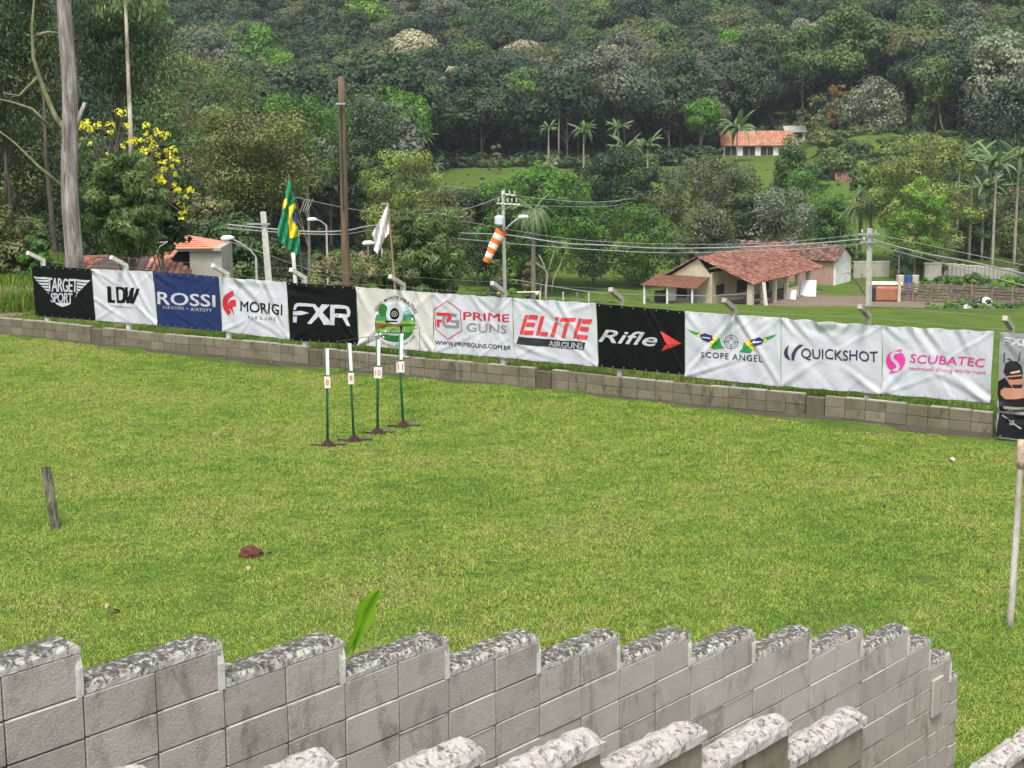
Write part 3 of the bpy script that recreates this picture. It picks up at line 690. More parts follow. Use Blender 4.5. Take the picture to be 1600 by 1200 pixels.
# 5 FXR
FXc = [[(920, 552), (932, 500), (968, 478), (1150, 492), (1182, 552), (1210, 506), (1225, 496), (1312, 500), (1278, 545), (1232, 600), (1290, 668), (1310, 672), (1318, 500), (1470, 508), (1512, 530), (1525, 580), (1516, 630), (1480, 642), (1518, 722), (1484, 716), (1440, 632), (1362, 624), (1350, 714), (1240, 708), (1188, 645), (1112, 698), (1070, 692), (1168, 590), (1118, 520), (965, 512), (948, 548)]]
b = Banner('black FXR banner with large white letters', [(447.6, 440.5), (556, 448), (560, 538), (453.6, 532)], [(845, 265), (1578, 318), (1600, 915), (885, 865)], BLK, [(.75, .45, .98, .02, .03, .05), (.1, .97, .55, .9, .04, .08), (.55, .98, .35, .85, .02, .05)], 5)
def fxr(b, T):
    Q = lambda L: [[T(*p) for p in q] for q in L]
    b.polys('lettering', Q([[(920, 550), (930, 505), (948, 484), (968, 478), (1150, 492), (1120, 520), (972, 512), (952, 530), (948, 550)], [(1112, 494), (1150, 492), (1345, 706), (1248, 708)], [(1225, 496), (1312, 500), (1112, 698), (1070, 692)],
      [(1240, 675), (1345, 675), (1345, 708), (1240, 708)], [(1316, 500), (1362, 502), (1354, 714), (1306, 710)], [(1362, 502), (1470, 508), (1506, 526), (1480, 545), (1362, 540)], [(1506, 526), (1524, 575), (1516, 622), (1480, 640), (1488, 600), (1480, 545)], [(1362, 592), (1488, 600), (1480, 640), (1358, 632)], [(1440, 636), (1486, 640), (1520, 724), (1486, 718)],
      [(916, 566), (1000, 560), (1092, 586), (1000, 604), (916, 606)], [(916, 618), (960, 618), (954, 682), (914, 678)]]), WHT, label='printed letters FXR')
    b.polys('emblem', Q([[(1380, 572), (1420, 562), (1478, 576), (1420, 586), (1380, 584)]]), BLK, .011, label='black bullet silhouette')
fxr(b, lambda x, y: (x, y))
# 6 SITIO
b = Banner('cream SITIO MONTE APRAZIVEL banner with round target and rifle logo', [(556.6, 448), (675, 457), (679, 550), (561, 539)], [(95, 100), (770, 150), (790, 685), (125, 615)], (.56, .54, .50), [(.6, 1, .98, .02, .035, .07), (0, 0, .3, .35, .035, .06), (0, 1, .15, .6, .03, .06), (.98, .97, .75, .7, .02, .06), (1, 0, .7, .5, .03, .06)], 6)
cx, cy, rx, ry = 448, 418, 182, 178
b.polys('emblem', [ell(cx, cy, rx + 6, ry + 8, 40)], (.80, .80, .77), .006, label='white disc')
def half(y0, y1, cx=cx, cy=cy, rx=rx, ry=ry, n=12):
    L = [];
    for k in range(n + 1):
        y = y0 + (y1 - y0) * k / n; w = rx * math.sqrt(max(0, 1 - ((y - cy) / ry) ** 2)); L.append((cx - w, y))
    Rr = [(2 * cx - x, y) for x, y in L[::-1]]; return L + Rr
b.polys('emblem', [half(cy - ry, 345)], (.55, .66, .72), .009, label='pale sky'); b.polys('emblem', [half(345, 400)], (.06, .22, .10), .009, label='dark hedge')
b.polys('emblem', [half(400, 435)], (.20, .36, .08), .009, label='field'); b.polys('emblem', [half(435, 505)], (.16, .32, .06), .009, label='lawn'); b.polys('emblem', [half(505, cy + ry)], (.02, .13, .04), .009, label='dark green foot')
b.polys('emblem', [ell(338, 305, 44, 56, 20)], (.03, .14, .03), .012, label='round tree'); b.polys('emblem', [[(500, 345), (545, 300), (600, 345)]], (.25, .40, .45), .012, label='blue hill')
b.polys('emblem', [ell(448, 340, 76, 92, 28)], WHT, .015, label='white target ring'); b.polys('emblem', [ell(445, 340, 42, 52, 24)], BLK, .018, label='black bullseye')
b.polys('emblem', band(445, 340, 22, 26, 0, 360, 20) + band(445, 340, 8, 12, 0, 360, 12), (.6, .6, .45), .020, label='thin rings')
b.polys('emblem', [[(268, 418), (330, 422), (350, 430), (540, 430), (545, 445), (372, 448), (350, 466), (320, 455), (280, 472)]], (.16, .07, .025), .020, label='wooden rifle stock')
b.polys('emblem', [[(540, 434), (652, 438), (652, 442), (540, 444)], [(365, 398), (470, 402), (470, 414), (365, 410)], [(492, 446), (512, 448), (505, 510), (498, 510)]], BLK, .022, label='rifle barrel and scope')
b.strokes('emblem', [[(345 + 14 * k, 520 + k * .6), (353 + 14 * k, 520.4 + k * .6)] for k in range(13)], 16, WHT, .013, label='short white print')
b.arctext('SÍTIO MONTE APRAZÍVEL', cx, cy + 5, 186, 216, 152, 20, 34, BLK); b.arctext('TIRO DE PRESSÃO E AR LIVRE', cx, cy + 5, 212, 218, 213, 327, 26, BLK, 0, True)
# 7 PRIME GUNS
b = Banner('white PRIME GUNS banner with red hexagon', [(675.6, 457), (801, 465), (803, 560), (679.6, 551)], [(770, 150), (1495, 205), (1520, 745), (790, 685)], WHT, [(.27, 1, .1, .75, .03, .06), (.5, 1, .98, .02, .02, .06), (1, 1, .95, .5, .02, .05), (.6, .98, .75, .8, .025, .06)], 7, sag=.025)
hx = [(905, 222), (1032, 310), (1042, 490), (915, 566), (797, 476), (786, 300)]
b.strokes('emblem', [[hx[k], hx[(k + 1) % 6]] for k in range(6)], 7, RED, label='red hexagon outline')
b.polys('emblem', [[(806, 325), (922, 328), (948, 350), (948, 385), (925, 412), (902, 414), (900, 388), (915, 375), (912, 355), (806, 352)], [(806, 388), (860, 390), (858, 408), (834, 412), (834, 456), (806, 454)]], RED, .009, label='red letter P')
b.polys('emblem', band(925, 400, 38, 66, 100, 285, 16) + [[(930, 334), (1008, 340), (990, 362), (930, 360)], [(940, 395), (1020, 400), (1018, 470), (930, 466), (935, 442), (990, 444), (990, 420), (940, 416)]], (.22, .23, .24), .0075, label='silver letter G')
b.text('PRIME', (1060, 324, 392), (1475, 350, 417), RED, .03, .0); b.text('GUNS', (1090, 425, 500), (1450, 446, 520), (.24, .25, .26), .05)
b.text('WWW.PRIMEGUNS.COM.BR', (796, 577, 614), (1490, 632, 670), BLK, .03)
# 8 ELITE
b = Banner('white ELITE AIRGUNS banner with red stencil letters', [(801.6, 465), (931, 473), (935, 573), (803.6, 561)], [(0, 85), (750, 130), (770, 700), (15, 640)], WHT, [(.28, 1, .6, .65, .03, .06), (.55, 1, .98, .03, .03, .06), (0, 1, .12, .7, .02, .06), (.9, .97, .7, .85, .02, .05), (.05, .25, .6, .02, .02, .06)], 8, sag=.028)
def SL(x0, x1, v0, v1):      # slanted box in ELITE's letter frame: x at the top edge, v = 0 top .. 1 foot
    def P(x, v):
        yt = 235 + (x - 112) * (275 - 235) / (728 - 112); yb = 408 + (x - 62) * (455 - 408) / (680 - 62); return (x - 50 * v, yt + (yb - yt) * v)
    return [P(x0, v0), P(x1, v0), P(x1, v1), P(x0, v1)]
E_ = []
for x in (112, 588 + 10): E_ += [SL(x, x + 30, 0, 1), SL(x + 36, x + 122, 0, .22), SL(x + 36, x + 112, .38, .6), SL(x + 36, x + 122, .78, 1)]
E_ += [SL(258, 292, 0, 1), SL(298, 368, .80, 1), SL(395, 430, 0, .17), SL(395, 430, .28, 1), SL(442, 575, 0, .2), SL(492, 526, .26, 1)]
b.polys('lettering', E_, (.62, .05, .06), label='printed word ELITE')
b.polys('emblem', [[(52, 437), (660, 482), (640, 552), (35, 504)]], (.03, .032, .035), label='black bar'); b.text('AIRGUNS', (332, 472, 524), (634, 492, 546), WHT, .03, off=.011)
# 9 RIFLE
b = Banner('black Rifle banner with red arrowhead', [(931.6, 474), (1070, 486), (1070, 586), (936, 573)], [(755, 135), (1550, 200), (1545, 780), (778, 705)], BLK, [(.58, 1, 1, 0, .03, .03)], 9, rough=.35)
b.text('Rifle', (777, 365, 478), (1306, 400, 522), WHT, .05, .35); b.polys('emblem', [[(1335, 382), (1520, 492), (1388, 498)], [(1342, 566), (1388, 498), (1368, 520)]], (.60, .05, .05), label='red arrow blade'); b.polys('emblem', [[(1388, 498), (1520, 492), (1342, 566)]], (.38, .03, .03), label='dark red arrow blade')
# 10 SCOPE ANGEL
b = Banner('white SCOPE ANGEL banner with Brazilian flag wings and crosshair', [(1070.6, 486), (1220, 496), (1220, 604), (1070.6, 588)], [(62, 90), (915, 145), (915, 760), (62, 680)], WHT, [(.55, 1, .0, .02, .05, .05), (.56, 1, 1, .0, .05, .055), (0, 1, .15, .75, .03, .06), (1, 1, .8, .9, .02, .06), (.95, .9, 1, .1, .015, .05)], 10)
G_, Y_, N_ = (.03, .26, .06), (.72, .55, .05), (.02, .03, .14)
for sgn, X in ((1, lambda x, y: (x, y)), (-1, lambda x, y: (965 - (x - 5), y + 38 - (x - 90) * .02))):
    b.polys('emblem', [[X(85, 252), X(205, 285), X(185, 312), X(130, 288)], [X(300, 405), X(378, 330), X(390, 390), X(418, 420), X(320, 432)]], G_, label='green feather')
    b.polys('emblem', [[X(165, 308), X(205, 284), X(222, 330), X(200, 322)], [X(318, 300), X(375, 318), X(300, 408), X(275, 390)]], Y_, .009, label='yellow band')
    b.polys('emblem', [[X(196, 305), X(240, 286), X(310, 310), X(316, 350), X(280, 368), X(222, 348)]], N_, .011, label='blue patch'); b.polys('emblem', [[X(215, 318), X(305, 330), X(300, 342), X(225, 328)]], (.6, .65, .7), .013, label='white ribbon')
b.polys('emblem', band(478, 365, 58, 62, 0, 360) + band(478, 365, 40, 43, 0, 360) + band(478, 365, 22, 25, 0, 360, 18) + [q for st in ([(478, 292), (478, 345)], [(478, 385), (478, 440)], [(406, 362), (458, 364)], [(498, 366), (545, 368)]) for q in stroke(st, 5)], BLK, label='crosshair rings')
b.text('SCOPE ANGEL', (212, 454, 502), (756, 486, 545), (.04, .04, .06), .018, space=1.15)
# 11 QUICKSHOT
def px4(x, y): return (x, y)
b = Banner('white QUICKSHOT banner with dark grey swoosh', [(1220.6, 496), (1378, 508), (1378, 616), (1220.6, 604)], [(1220, 495), (1378, 508), (1378, 616), (1220, 604)], WHT, [(.0, 1, .1, .8, .03, .06), (.12, 1, .28, .75, .03, .06), (.36, 1, .5, .8, .04, .06), (.42, .98, .62, .97, .05, .1), (.68, 1, .55, .8, .03, .06), (.95, .02, .62, .35, .03, .06), (0, 0, .25, .3, .03, .07)], 11, sag=.04)
b.polys('emblem', [[(1233, 537), (1226, 545), (1224, 552), (1227, 559), (1236, 563), (1231, 553), (1231, 545)], [(1249, 537), (1256, 538), (1247, 545), (1243, 553), (1241, 563), (1237, 561), (1237, 552), (1242, 543)]], (.045, .045, .075), label='dark swoosh')
b.text('QUICKSHOT', (1252.5, 543.5, 562), (1372, 548.5, 568), (.05, .05, .085), .025)
# 12 SCUBATEC
b = Banner('white SCUBATEC banner with pink emblem and pink lettering', [(1378.6, 508), (1553, 517), (1547, 630), (1378.6, 616)], [(215, 90), (1215, 150), (1180, 800), (215, 690)], WHT, [(.27, 1, .45, .6, .04, .07), (.4, 1, .56, .68, .04, .06), (.7, 1, .82, .6, .03, .06), (.0, .03, .2, .4, .035, .06), (.97, .02, .6, .4, .04, .06), (.05, 1, .2, .8, .03, .06), (.55, .35, .95, .03, .02, .06)], 12, sag=.035)
PK = (.68, .045, .30)
b.polys('emblem', [ell(337, 402, 91, 92, 36)], PK, label='pink disc')
b.polys('emblem', [q for q in stroke([(372, 318), (330, 322), (303, 350), (308, 385), (350, 420), (362, 450), (350, 478), (318, 492)], 30)] + [ell(320, 330, 12, 12, 10)], WHT, .011, label='white S stroke')
b.polys('emblem', [[(318, 312), (400, 293), (385, 316), (350, 316)], [(275, 512), (295, 488), (360, 490), (330, 500)]], PK, .012, label='pink tails')
b.text('SCUBATEC', (468, 343, 418), (1142, 392, 470), PK, .02, .15); b.text('technical diving equipment', (455, 450, 492), (1146, 500, 545), (.66, .14, .38), .018)
# 13 shooter poster
b = Banner('grey FXR poster banner showing a bearded shooter in a dark cap', [(1563, 518), (1690, 528), (1690, 700), (1556, 684)], [(130, 105), (900, 165), (900, 1200), (95, 1105)], (.28, .28, .30), [(0, 1, .3, .75, .03, .06), (.02, .3, .9, .15, .04, .05), (.02, .28, .3, .12, .03, .05)], 13, name='poster_banner', dd=-.10)
fxr(b, lambda x, y: (158 + (x - 915) * .46, 150 + (y - 478) * .33 + (x - 915) * .04))
b.polys('emblem', [[(185, 400), (230, 375), (290, 380), (335, 425), (350, 500), (340, 530), (190, 520), (165, 480)]], (.02, .02, .022), label='dark cap'); b.polys('emblem', [[(200, 518), (340, 505), (352, 600), (320, 640), (260, 632), (215, 590)]], (.46, .20, .13), .009, label='bearded face')
b.polys('emblem', [[(205, 532), (345, 520), (345, 545), (270, 552), (210, 548)], [(245, 600), (350, 600), (330, 650), (270, 645)]], (.025, .02, .02), .011, label='glasses and beard'); b.polys('emblem', [[(230, 482), (320, 465), (325, 485), (235, 498)]], (.6, .42, .34), .011, label='cap badge')
b.polys('emblem', [[(112, 570), (180, 535), (260, 640), (480, 650), (500, 860), (135, 850), (105, 680)], [(125, 870), (520, 900), (520, 1130), (95, 1095)]], (.014, .015, .018), .009, label='black shirt')
b.polys('emblem', [[(135, 660), (170, 630), (420, 640), (560, 640), (560, 700), (300, 735), (180, 740), (138, 700)]], (.50, .24, .16), .012, label='folded forearm'); b.polys('emblem', [[(165, 800), (300, 812), (420, 815), (420, 836), (170, 830)]], (.22, .20, .13), .012, label='olive strap')
b.polys('emblem', [[(158, 885), (345, 1010), (338, 1022), (150, 896)], [(220, 965), (290, 975), (285, 985), (225, 978)]], (.5, .5, .5), .012, label='grey print')
b.polys('emblem', [[(165, 300), (180, 300), (178, 400), (166, 400)], [(190, 360), (225, 350), (250, 375), (245, 385), (215, 365)], [(300, 380), (325, 290), (332, 292), (312, 385)]], (.06, .06, .065), .009, label='brush strokes')

# posts with inward-leaning heads
FPX = [(78, 1), (204, 1), (359, 1), (477, 1), (632, 2), (787, 2), (969, 3), (1150, 3), (1358, 3), (1580, 3)]
post_meshes = {}
def post_mesh(kind):
    if kind in post_meshes: return post_meshes[kind]
    mb = MB(); h = 1.93; w = .095
    z0 = -.3; n = 5
    P = [Vector((0, 0, z0)), Vector((0, 0, h))]
    mb.box((0, 0, (h + z0) / 2), (w, w, h - z0))
    R = Matrix.Rotation(math.radians(64), 3, 'X')
    d = R @ Vector((0, 0, 1)); mb.box(Vector((0, 0, h - .03)) + d * .26, (w * .98, w * .96, .58), R)
    o = mb.build('post', [M_WHITEC, M_WHITEC, M_CONC, M_OLDC][kind]); bv = o.modifiers.new('b', 'BEVEL'); me = o.data; bpy.data.objects.remove(o); post_meshes[kind] = me; return me
nm = ['beside the TARGET SPORT banner lettering', 'behind the LDW banner', 'between the ROSSI and MORIGI banners', 'above the FXR banner', 'behind the SITIO MONTE APRAZIVEL banner', 'behind the PRIME GUNS banner', 'behind the Rifle banner', 'behind the SCOPE ANGEL banner', 'between QUICKSHOT and SCUBATEC banners', 'at the grey shooter poster']
desc = {1: 'white painted concrete fence post', 2: 'dull white concrete fence post', 3: 'weathered concrete fence post'}
tips = []
for (px, k), n_ in zip(FPX, nm):
    g = fence_hit(px, 560, DB + .09); p = Vector((g.x, g.y, gz(g.x, g.y)))
    o = bpy.data.objects.new('fence_post', post_mesh(k)); COL.objects.link(o); o.location = p
    # height so that its bend stands just above the cloth
    topz = {78: .36}.get(px, 0); o.scale.z = 1.0
    o.rotation_euler = (random.uniform(-.02, .02), random.uniform(-.03, .02), math.atan2(FE.y, FE.x))
    tag(o, desc[k] + ' with a bent head ' + n_, 'fence post', 'concrete posts of the banner fence'); tips.append(o)
for k, (dz, dd) in enumerate(((2.16, -.42), (.4, .05), (1.86, .0))):
    mb = MB(); pts = []
    for i, o in enumerate(tips):
        q = o.location + Vector((0, 0, dz)) + FN * dd
        if pts: m_ = (pts[-1] + q) / 2 - Vector((0, 0, .02)); pts.append(m_)
        pts.append(q)
    mb.tube(pts, .0018, 4); o = mb.build('fence_wire', M_WIRE)
    tag(o, ['thin wire strung along the very tips of the bent fence posts', 'thin wire low behind the banners', 'thin wire carrying the top edges of the banners'][k], 'wire', 'wires of the banner fence')

# ------------------------------------------------------------------ trees
def leaf_mesh(C, N, size, aspect, r, droop=0.0):
    n = len(C); N = N / (np.linalg.norm(N, axis=1, keepdims=True) + 1e-9)
    A = r.normal(size=(n, 3)); A -= (A * N).sum(1, keepdims=True) * N
    if droop: A = A * (1 - droop) + np.array([0, 0, -1.0]) * droop * 1.6
    A /= (np.linalg.norm(A, axis=1, keepdims=True) + 1e-9); B = np.cross(N, A); B /= (np.linalg.norm(B, axis=1, keepdims=True) + 1e-9)
    s = (size * r.uniform(.6, 1.35, n))[:, None]
    V = np.stack([C - A * s * .5, C + B * s * .5 / aspect + A * s * .05, C + A * s * .5 - N * s * .12, C - B * s * .5 / aspect + A * s * .05], 1)
    return V.reshape(-1, 3)
def crown_data(cl, size, dens, r, aspect=1.6, flat=.75, droop=0, up=.25, fill=.25):
    """cl: clumps (x,y,z,radius); returns verts and per-vertex tint"""
    Vs = []; T = []
    for x, y, z, R in cl:
        m = max(6, int(dens * R * R)); d = r.normal(size=(m, 3)); d[:, 2] = d[:, 2] * .9 + up; d /= np.linalg.norm(d, axis=1, keepdims=True)
        rad = R * np.where(r.random(m) < fill, r.uniform(.3, .85, m), r.uniform(.82, 1.12, m))
        C = np.array([x, y, z]) + d * rad[:, None] * np.array([1, 1, flat]); N = d + .24 * r.normal(size=(m, 3)) + np.array([0, 0, .2])
        Vs.append(leaf_mesh(C, N, size, aspect, r, droop)); ct = r.uniform(.1, .8); T.append(np.repeat(np.clip(ct + r.uniform(-.14, .2, m), 0, 1), 4))
    return np.concatenate(Vs), np.concatenate(T)
def leaves_to_mesh(name, V, T, mats, matidx=None):
    me = bpy.data.meshes.new(name); n = len(V) // 4
    me.vertices.add(len(V)); me.vertices.foreach_set('co', V.astype('f').ravel())
    me.loops.add(4 * n); me.loops.foreach_set('vertex_index', np.arange(4 * n, dtype='i')); me.polygons.add(n)
    me.polygons.foreach_set('loop_start', np.arange(n, dtype='i') * 4); me.polygons.foreach_set('loop_total', np.full(n, 4, 'i'))
    for m in mats: me.materials.append(m)
    if matidx is not None: me.polygons.foreach_set('material_index', matidx.astype('i'))
    a = me.attributes.new('tint', 'FLOAT', 'POINT'); a.data.foreach_set('value', T.astype('f')); me.update(calc_edges=True); return me
def envelope(rx, ry, rz, n, rr, r, low=-.45, shape='round'):
    """clump centres on the shell of a crown centred on the origin"""
    out = []
    if shape == 'plates':
        npl = max(6, n // 11)
        for p in range(npl):
            while True:
                d = r.normal(size=3); d /= np.linalg.norm(d)
                if d[2] > -.55: break
            q = r.uniform(.62, .92); sx = r.uniform(.28, .42)
            for k in range(int(n / npl * .7)):
                a = r.uniform(0, 6.28); e = math.sqrt(r.random())
                out.append((d[0] * rx * q + math.cos(a) * e * rx * sx, d[1] * ry * q + math.sin(a) * e * ry * sx, d[2] * rz * q + rz * .13 * (1 - e * e * 1.4) + r.uniform(-.02, .02) * rz, rr * r.uniform(.6, .95)))
        return out + envelope(rx * .92, ry * .92, rz * .9, int(n * .3), rr * 1.1, r, low)
    for k in range(n):
        for _ in range(30):
            d = r.normal(size=3); d /= np.linalg.norm(d)
            if d[2] > low: break
        q = r.uniform(.62, .95) if r.random() < .82 else r.uniform(.1, .5)
        w = 1.0
        sq = (abs(d[0]) ** 3 + abs(d[1]) ** 3 + abs(d[2]) ** 3) ** (-1 / 3); q *= 1 + (sq - 1) * .6
        if shape == 'cone': w = 1 - .55 * max(0, (d[2] + .4) / 1.4)
        if shape == 'flat': d[2] = abs(d[2]) * .9 - .1
        R = rr * r.uniform(.7, 1.3)
        out.append((d[0] * rx * q * w, d[1] * ry * q * w, d[2] * rz * q, R))
    return out
def limbs(mb, base, top, cl, rt, r, nb=9, bend=.3, start=.5):
    base, top = Vector(base), Vector(top); L = (top - base).length; pts = []
    o = Vector((r.uniform(-bend, bend), r.uniform(-bend, bend), 0))
    for k in range(7):
        t = k / 6; pts.append(base.lerp(top, t) + o * math.sin(t * math.pi) )
    mb.tube(pts, [rt * (1.25 if k == 0 else 1 - .72 * k / 6) for k in range(7)], 8, wob=.04)
    idx = r.permutation(len(cl))[:nb]
    for i in idx:
        c = Vector(cl[i][:3]); t = r.uniform(start, .95); s = base.lerp(top, t) + o * math.sin(t * math.pi); m_ = s.lerp(c, .5) + Vector((r.uniform(-.1, .1) * L * .2, r.uniform(-.1, .1) * L * .2, -.04 * L))
        ra = rt * (1 - .72 * t) * .6; mb.tube([s, m_, c], [ra, ra * .6, ra * .25], 5, cap=False)

# forest kinds (shared meshes)
FK = []
def forest_kind(seed, shape, rx, rz, th, size=.56, dens=44, rr=1.75, n=50, low=-.6):
    th *= .72
    r = np.random.default_rng(seed); cl = envelope(rx, rx, rz, n, rr, r, low, shape); cz = th + rz * .55
    cl = [(x, y, z + cz, R) for x, y, z, R in cl]
    V, T = crown_data(cl, size, dens, r, 1.5)
    mb = MB(); limbs(mb, (0, 0, -1.5), (0, 0, cz), cl, .2, r, 9, .5, .45)
    tm = mb.build('trunk', BARKP, smooth=True, fix=False); tr = tm.data; bpy.data.objects.remove(tm)
    cm = leaves_to_mesh('crown', V, T, [LEAF['dark']]); FK.append((cm, tr))
forest_kind(1, 'round', 5.2, 4.2, 8); forest_kind(2, 'round', 4.4, 4.8, 9); forest_kind(3, 'flat', 6.0, 3.2, 10.5, n=54)
forest_kind(4, 'cone', 4.2, 5.6, 7); forest_kind(5, 'round', 5.8, 3.8, 7, n=70); forest_kind(6, 'flat', 5.0, 3.6, 11, n=46); forest_kind(7, 'round', 3.8, 3.6, 10, n=44)
FMATS = ['dark'] * 12 + ['mid'] * 6 + ['olive'] * 3 + ['grey'] * 3 + ['lime'] * 1 + ['brown'] * 1 + ['silver'] * 1 + ['yellow'] * 1
FLAB = {'dark': 'dark green', 'mid': 'mid green', 'olive': 'olive green', 'grey': 'dull grey green', 'lime': 'bright green', 'brown': 'brownish', 'silver': 'silvery', 'yellow': 'yellow green'}
def forest():
    spots = []; Y = 185.
    while Y < 690:
        sp = 8.6 + (Y - 250) * .004; X = -.37 * Y - 20
        while X < .37 * Y + 20:
            x = X + RNG.uniform(-.33, .33) * sp; y = Y + RNG.uniform(-.33, .33) * sp; px = 800 + F * x / y; X += sp
            lim = 205 if px < 560 else (205 + (px - 560) * 1.1 if px < 690 else 342)
            if px > 1060: lim = 352
            if 1118 < px < 1290: lim = 402
            if 1290 <= px < 1440: lim = 366
            if px >= 1440: lim = 318 if px > 1530 else 330
            if y < lim + RNG.uniform(-4, 6): continue
            if RNG.random() < .05: continue
            spots.append((y, x, px))
        Y += sp * .92
    spots.sort(); near = spots[:300]; far = spots[300:]
    for y, x, px in near:
        k = int(RNG.integers(0, len(FK))); mt = FMATS[int(RNG.integers(0, len(FMATS)))]; s = RNG.uniform(1.0, 1.5)
        cm, tr = FK[k]; z = gz(x, y)
        side_old = 'above the valley field beside the palms' if 560 < px < 1118 else ('above the orange roofed hillside house' if 1118 <= px < 1290 else ('over the grassy knoll on the slope' if px >= 1290 else 'behind the brown feathery tree and the tall gum trunk'))
        LM = [(130, 'behind the tall gum trunk'), (230, 'above the yellow blossoms'), (330, 'over the block shed'), (430, 'over the MORIGI banner'), (520, 'over the FXR banner'), (600, 'beside the tall wooden pole'), (690, 'behind the twin stemmed palms'), (790, 'behind the open pasture'), (880, 'around the ball crowned palm'), (960, 'behind the spread crowned palm'), (1060, 'behind the small hillside palms'), (1140, 'beside the vivid green tree'), (1290, 'above the hillside house'), (1440, 'behind the large silvery tree'), (9999, 'above the royal palms')]
        szw = 'large ' if s > 1.35 else ('small ' if s < 1.15 else ''); side = next(b for a, b in LM if px < a); kk = ['round crowned', 'tall crowned', 'flat topped', 'pointed', 'broad', 'thin flat topped', 'small crowned'][k]; rank = 'at the forest edge' if y < 235 or (px > 690 and y < 352) else ('in the front ranks' if y < 300 or (px > 690 and y < 366) else 'set farther back')
        szw = '' if len((kk + FLAB[mt] + rank + side).split()) + 4 > 15 else szw
        t = thing('forest_tree', '%s%s %s tree %s %s' % (szw, kk, FLAB[mt], rank, side), 'tree', (x, y, z), 'forest trees %s %s' % (rank, side), RNG.uniform(0, 6.28)); t.scale = (s, s, s * RNG.uniform(.88, 1.15))
        c = bpy.data.objects.new('crown', cm); link(c, t); c.material_slots[0].link = 'OBJECT'; c.material_slots[0].material = LEAF[mt]
        w = bpy.data.objects.new('trunk', tr); link(w, t)
        w.material_slots[0].link = 'OBJECT'; w.material_slots[0].material = [BARKD, BARKD, BARK, BARK, BARKP][int(RNG.integers(0, 5))]
    kinds = []
    for k in range(14):
        cm, tr = FK[k % len(FK)]; mt = ['dark', 'mid', 'olive', 'dark', 'grey', 'dark', 'mid', 'dark', 'grey', 'dark', 'lime', 'dark', 'olive', 'cream'][k]
        c = bpy.data.objects.new('wood_kind', cm.copy()); c.data.materials[0] = LEAF[mt]; bm = bmesh.new(); bm.from_mesh(c.data); nf = len(bm.faces)
        bm.from_mesh(tr); bm.faces.ensure_lookup_table()
        for f in bm.faces[nf:]: f.material_index = 1
        bm.to_mesh(c.data); bm.free(); c.data.materials.append(BARK); kinds.append(c)
    X = np.array([s[1] for s in far]); Yv = np.array([s[0] for s in far]); Z = ground(X, Yv); n = len(far); s = RNG.uniform(1.0, 1.5, n)
    idx = RNG.choice(14, n, p=np.array([9, 9, 8, 9, 8, 9, 8, 9, 8, 9, 4, 9, 8, .6]) / 107.6)
    scatter_object('far_wood', kinds, np.stack([X, Yv, Z], 1), np.stack([0 * X, 0 * X, RNG.uniform(0, 6.28, n)], 1), np.stack([s, s, s * RNG.uniform(.85, 1.15, n)], 1), idx)
forest()
def undergrowth():
    kinds = []
    for k, mt in enumerate(['dark', 'mid', 'dark', 'olive', 'mid', 'lime']):
        r = np.random.default_rng(90 + k); cl = [(r.uniform(-1, 1), r.uniform(-1, 1), r.uniform(.1, .8), r.uniform(.5, .9)) for _ in range(9)]; V, T = crown_data(cl, .42, 70, r, 1.5); kinds.append(bpy.data.objects.new('clump', leaves_to_mesh('clump', V, T, [LEAF[mt]])))
    X = []; S = []; I = []
    for k in range(9000):
        Y = RNG.uniform(175, 440); px = RNG.uniform(-60, 1660); p = at(px, 300, Y); inside = Y > 338 if 690 < px < 1060 else (Y > 350 if 1060 <= px < 1118 else (Y > 398 if 1118 <= px < 1290 else (Y > 262 if px >= 1290 else Y > 195 + max(0, px - 560) * 1.1)))
        if 1290 <= px and Y > 262 and Y < 355 and RNG.random() < .6: continue
        if not inside or (Y > 400 and RNG.random() < .6): continue
        if 1290 <= px < 1370 and Y < 300: continue
        X.append((p.x, Y)); s = RNG.uniform(1.0, 2.9) * (1 if not (px >= 1290 and Y < 355) else .65); S.append((s, s, s * RNG.uniform(.6, 1.0))); I.append(int(RNG.integers(0, 6)) if px >= 1290 and Y < 355 else int(RNG.choice([0, 0, 2, 2, 1, 3])))
    for k in range(900):      # rough weeds on the pastures
        Y = RNG.uniform(140, 335); px = RNG.uniform(560, 1640); p = at(px, 300, Y)
        if 1180 < px < 1420 and Y < 195 and RNG.random() < .9: continue
        X.append((p.x, Y)); s = RNG.uniform(.10, .32); S.append((s, s, s * 1.1)); I.append(int(RNG.choice([3, 4, 5])))
    for k in range(420):      # weeds along the corral
        px = RNG.uniform(1440, 1640); Y = RNG.choice([RNG.uniform(148, 166), RNG.uniform(178, 194)]); p = at(px, 300, Y)
        if Y < 170 and px < 1500 - (Y - 148) * 2: continue
        X.append((p.x, Y)); s = RNG.uniform(.3, .6); S.append((s * 1.4, s * 1.4, s * .8)); I.append(int(RNG.choice([1, 5, 4])))
    X = np.array(X); Z = ground(X[:, 0], X[:, 1]); n = len(X)
    scatter_object('undergrowth', kinds, np.stack([X[:, 0], X[:, 1], Z], 1), np.stack([np.zeros(n), np.zeros(n), RNG.uniform(0, 6.28, n)], 1), np.array(S), I)
undergrowth()

